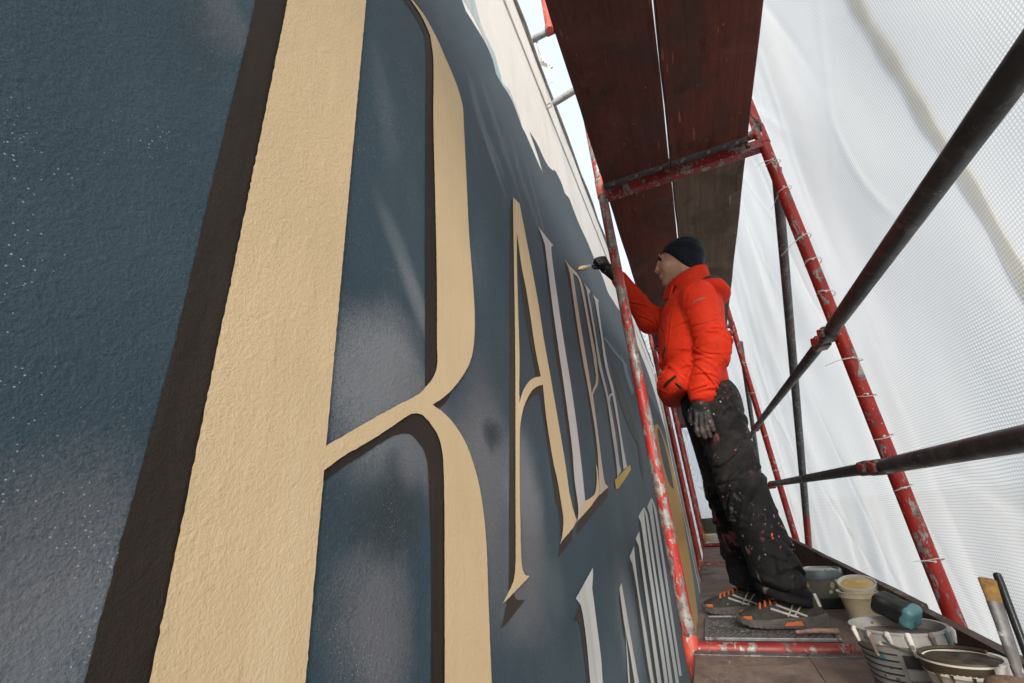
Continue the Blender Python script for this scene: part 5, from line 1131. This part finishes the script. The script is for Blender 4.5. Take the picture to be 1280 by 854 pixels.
    for i in range(5):                                                                          # laces and tongue
        x = 0.125 + i * 0.020; z = float(np.interp(x, [0.10, 0.15, 0.20, 0.25], [0.114, 0.094, 0.074, 0.063]))
        a = [W((x + 0.004 * s2, s2 * 0.026, z - 0.010)) for s2 in (-1, 1)]; m_ = W((x, 0, z + 0.006))
        b = MB().tube([a[0], a[0].lerp(m_, 0.5) + Vector((0, 0, 0.003)), m_, a[1].lerp(m_, 0.5) + Vector((0, 0, 0.003)), a[1]], 0.0042, 8); o_ = b.build('lace', M['orange'], None, True); o_.parent = up_
    b = MB()
    for q in ((0.112, 0.012, 0.119), (0.118, -0.012, 0.114), (0.10, 0.0, 0.123)):
        c_ = W(q); b.tube([c_ + Vector((0.012 * math.cos(w), 0.016 * math.sin(w), 0.006 * math.sin(2 * w))) for w in np.linspace(0, 6.2, 12)], 0.0036, 6)
    o_ = b.build('lace_bow', M['orange'], None, True); o_.parent = up_
    # orange insert in the midsole under the arch
    V = [W((0.075, side * (0.0375), 0.012)), W((0.140, side * (0.0415), 0.010)), W((0.128, side * 0.0405, 0.021)), W((0.080, side * 0.0378, 0.027))]
    o_ = link('sole_insert', mesh('sole_insert', V + [v + Vector((0, 0.006, 0)) for v in V], [[0, 1, 2, 3], [7, 6, 5, 4], [0, 4, 5, 1], [1, 5, 6, 2], [2, 6, 7, 3], [3, 7, 4, 0]]), M['orange']); o_.parent = up_
shoe((0.318, 2.205, 0.013), math.radians(178))
shoe((0.178, 2.500, 0.003), math.radians(174))

# gloves: each one continuous hand with five fingers
def chain(P, pts, rs, kk=0.004):
    d = rcone(P, pts[0], pts[1], rs[0], rs[1])
    for i in range(1, len(pts) - 1): d = smin(d, rcone(P, pts[i], pts[i + 1], rs[i], rs[i + 1]), kk)
    return d
LF = [[(0.046, 2.134, 0.842), (0.036, 2.122, 0.805), (0.034, 2.124, 0.778), (0.038, 2.132, 0.757)],
      [(0.064, 2.130, 0.838), (0.056, 2.116, 0.797), (0.055, 2.119, 0.767), (0.060, 2.128, 0.744)],
      [(0.083, 2.131, 0.840), (0.078, 2.117, 0.801), (0.077, 2.120, 0.772), (0.082, 2.129, 0.749)],
      [(0.101, 2.136, 0.846), (0.099, 2.125, 0.813), (0.098, 2.127, 0.790), (0.102, 2.134, 0.772)]]
LT = [(0.052, 2.142, 0.895), (0.028, 2.150, 0.868), (0.018, 2.152, 0.838), (0.020, 2.154, 0.815)]
def f_gl(P):
    d = smin(rcone(P, (0.083, 2.142, 0.935), (0.078, 2.140, 0.895), 0.036, 0.034), rbox(P, (0.074, 2.137, 0.870), (0.040, 0.017, 0.042), 0.015, rotm(0, 0.10, 0)), 0.02)
    for ch in LF: d = smin(d, chain(P, ch, (0.0120, 0.0118, 0.0112, 0.0098)), 0.005)
    d = smin(d, chain(P, LT, (0.016, 0.0135, 0.012, 0.010)), 0.010)
    for ch in LF: d = smin(d, ell(P, (ch[0][0], ch[0][1] - 0.010, ch[0][2]), (0.009, 0.006, 0.009)), 0.006)
    return d + 0.0008 * wav(P, 17, 200)
gl = wear('glove', f_gl, (-0.01, 2.08, 0.72), (0.14, 2.20, 0.99), 0.0028, M['glove'])
def f_gtip(P):
    d = np.full(P.shape[:-1], 9.0, np.float32)
    for ch in LF: d = np.minimum(d, chain(P, ch[1:], (0.0126, 0.0118, 0.0104)))
    return d + 0.0006 * wav(P, 18, 220)
o = soft('fingertips', f_gtip, (0.01, 2.09, 0.725), (0.125, 2.15, 0.835), 0.0026, M['glove_tip']); o.parent = gl
# right hand closed round the brush handle
TIP = Vector((-0.3965, 2.222, 1.808)); GR = Vector((-0.283, 2.298, 1.848)); BD = (TIP - GR).normalized()
sideV = Vector((0, 0, 1)).cross(BD).normalized(); upV = BD.cross(sideV).normalized()
wrist = Vector(WR) + (GR - Vector(WR)) * 0.15
PALM = GR - BD * 0.012 + sideV * 0.0 - upV * -0.012
def f_gr(P):
    kn = GR + upV * 0.020
    d = chain(P, [tuple(wrist), tuple(wrist.lerp(kn, 0.55) + upV * 0.006), tuple(kn - BD * 0.016)], (0.035, 0.033, 0.024), 0.012)
    d = smin(d, rbox(P, kn - BD * 0.016 + upV * 0.002, (0.030, 0.030, 0.017), 0.014, np.array(Matrix((BD, sideV, upV)).transposed(), np.float32)), 0.014)
    for i in range(4):                                        # fingers wrap over the handle
        o_ = GR + BD * (0.014 - 0.019 * i); L_ = (1.0, 1.06, 1.0, 0.86)[i]
        a = o_ + upV * 0.022 - sideV * 0.006
        pts = [a, a + sideV * 0.026 * L_ + upV * 0.003, o_ + sideV * 0.027 * L_ - upV * 0.012, o_ + sideV * 0.006 - upV * 0.021 * L_]
        d = smin(d, chain(P, [tuple(q) for q in pts], (0.0118, 0.0115, 0.0108, 0.0098)), 0.003)
    th = [GR - BD * 0.030 - sideV * 0.020 + upV * 0.004, GR - BD * 0.004 - sideV * 0.022 - upV * 0.006, GR + BD * 0.022 - sideV * 0.013 - upV * 0.008, GR + BD * 0.038 - sideV * 0.003 - upV * 0.010]
    return smin(d, chain(P, [tuple(q) for q in th], (0.015, 0.0135, 0.012, 0.0100)), 0.008) + 0.0008 * wav(P, 19, 200)
wear('glove', f_gr, (-0.36, 2.22, 1.72), (-0.14, 2.46, 1.92), 0.003, M['glove'])
M['bristle_pale'] = mat_plain('pale_bristle', (0.42, 0.30, 0.16), 0.75, var=0.3, scale=120, bump=0.5, bscale=400)
M['ferrule_bright'] = mat_plain('nickel_ferrule', (0.55, 0.53, 0.50), 0.28, 0.9, var=0.1)
brush('paint_brush', 'round brush with pale bristles held to the wall in the black glove', tuple(GR - BD * 0.055), tuple(TIP),
      [('handle', 0.0, 0.56, [(0, 0.004), (0.3, 0.0065), (0.8, 0.0085), (1, 0.0075)], 'handle_black', 1.0), ('ferrule', 0.56, 0.72, [(0, 0.0092), (0.2, 0.0105), (1, 0.0118)], 'ferrule_bright', 1.0), ('bristles', 0.72, 1.0, [(0, 0.0116), (0.4, 0.0150), (0.75, 0.0125), (1, 0.004)], 'bristle_pale', 1.0)])
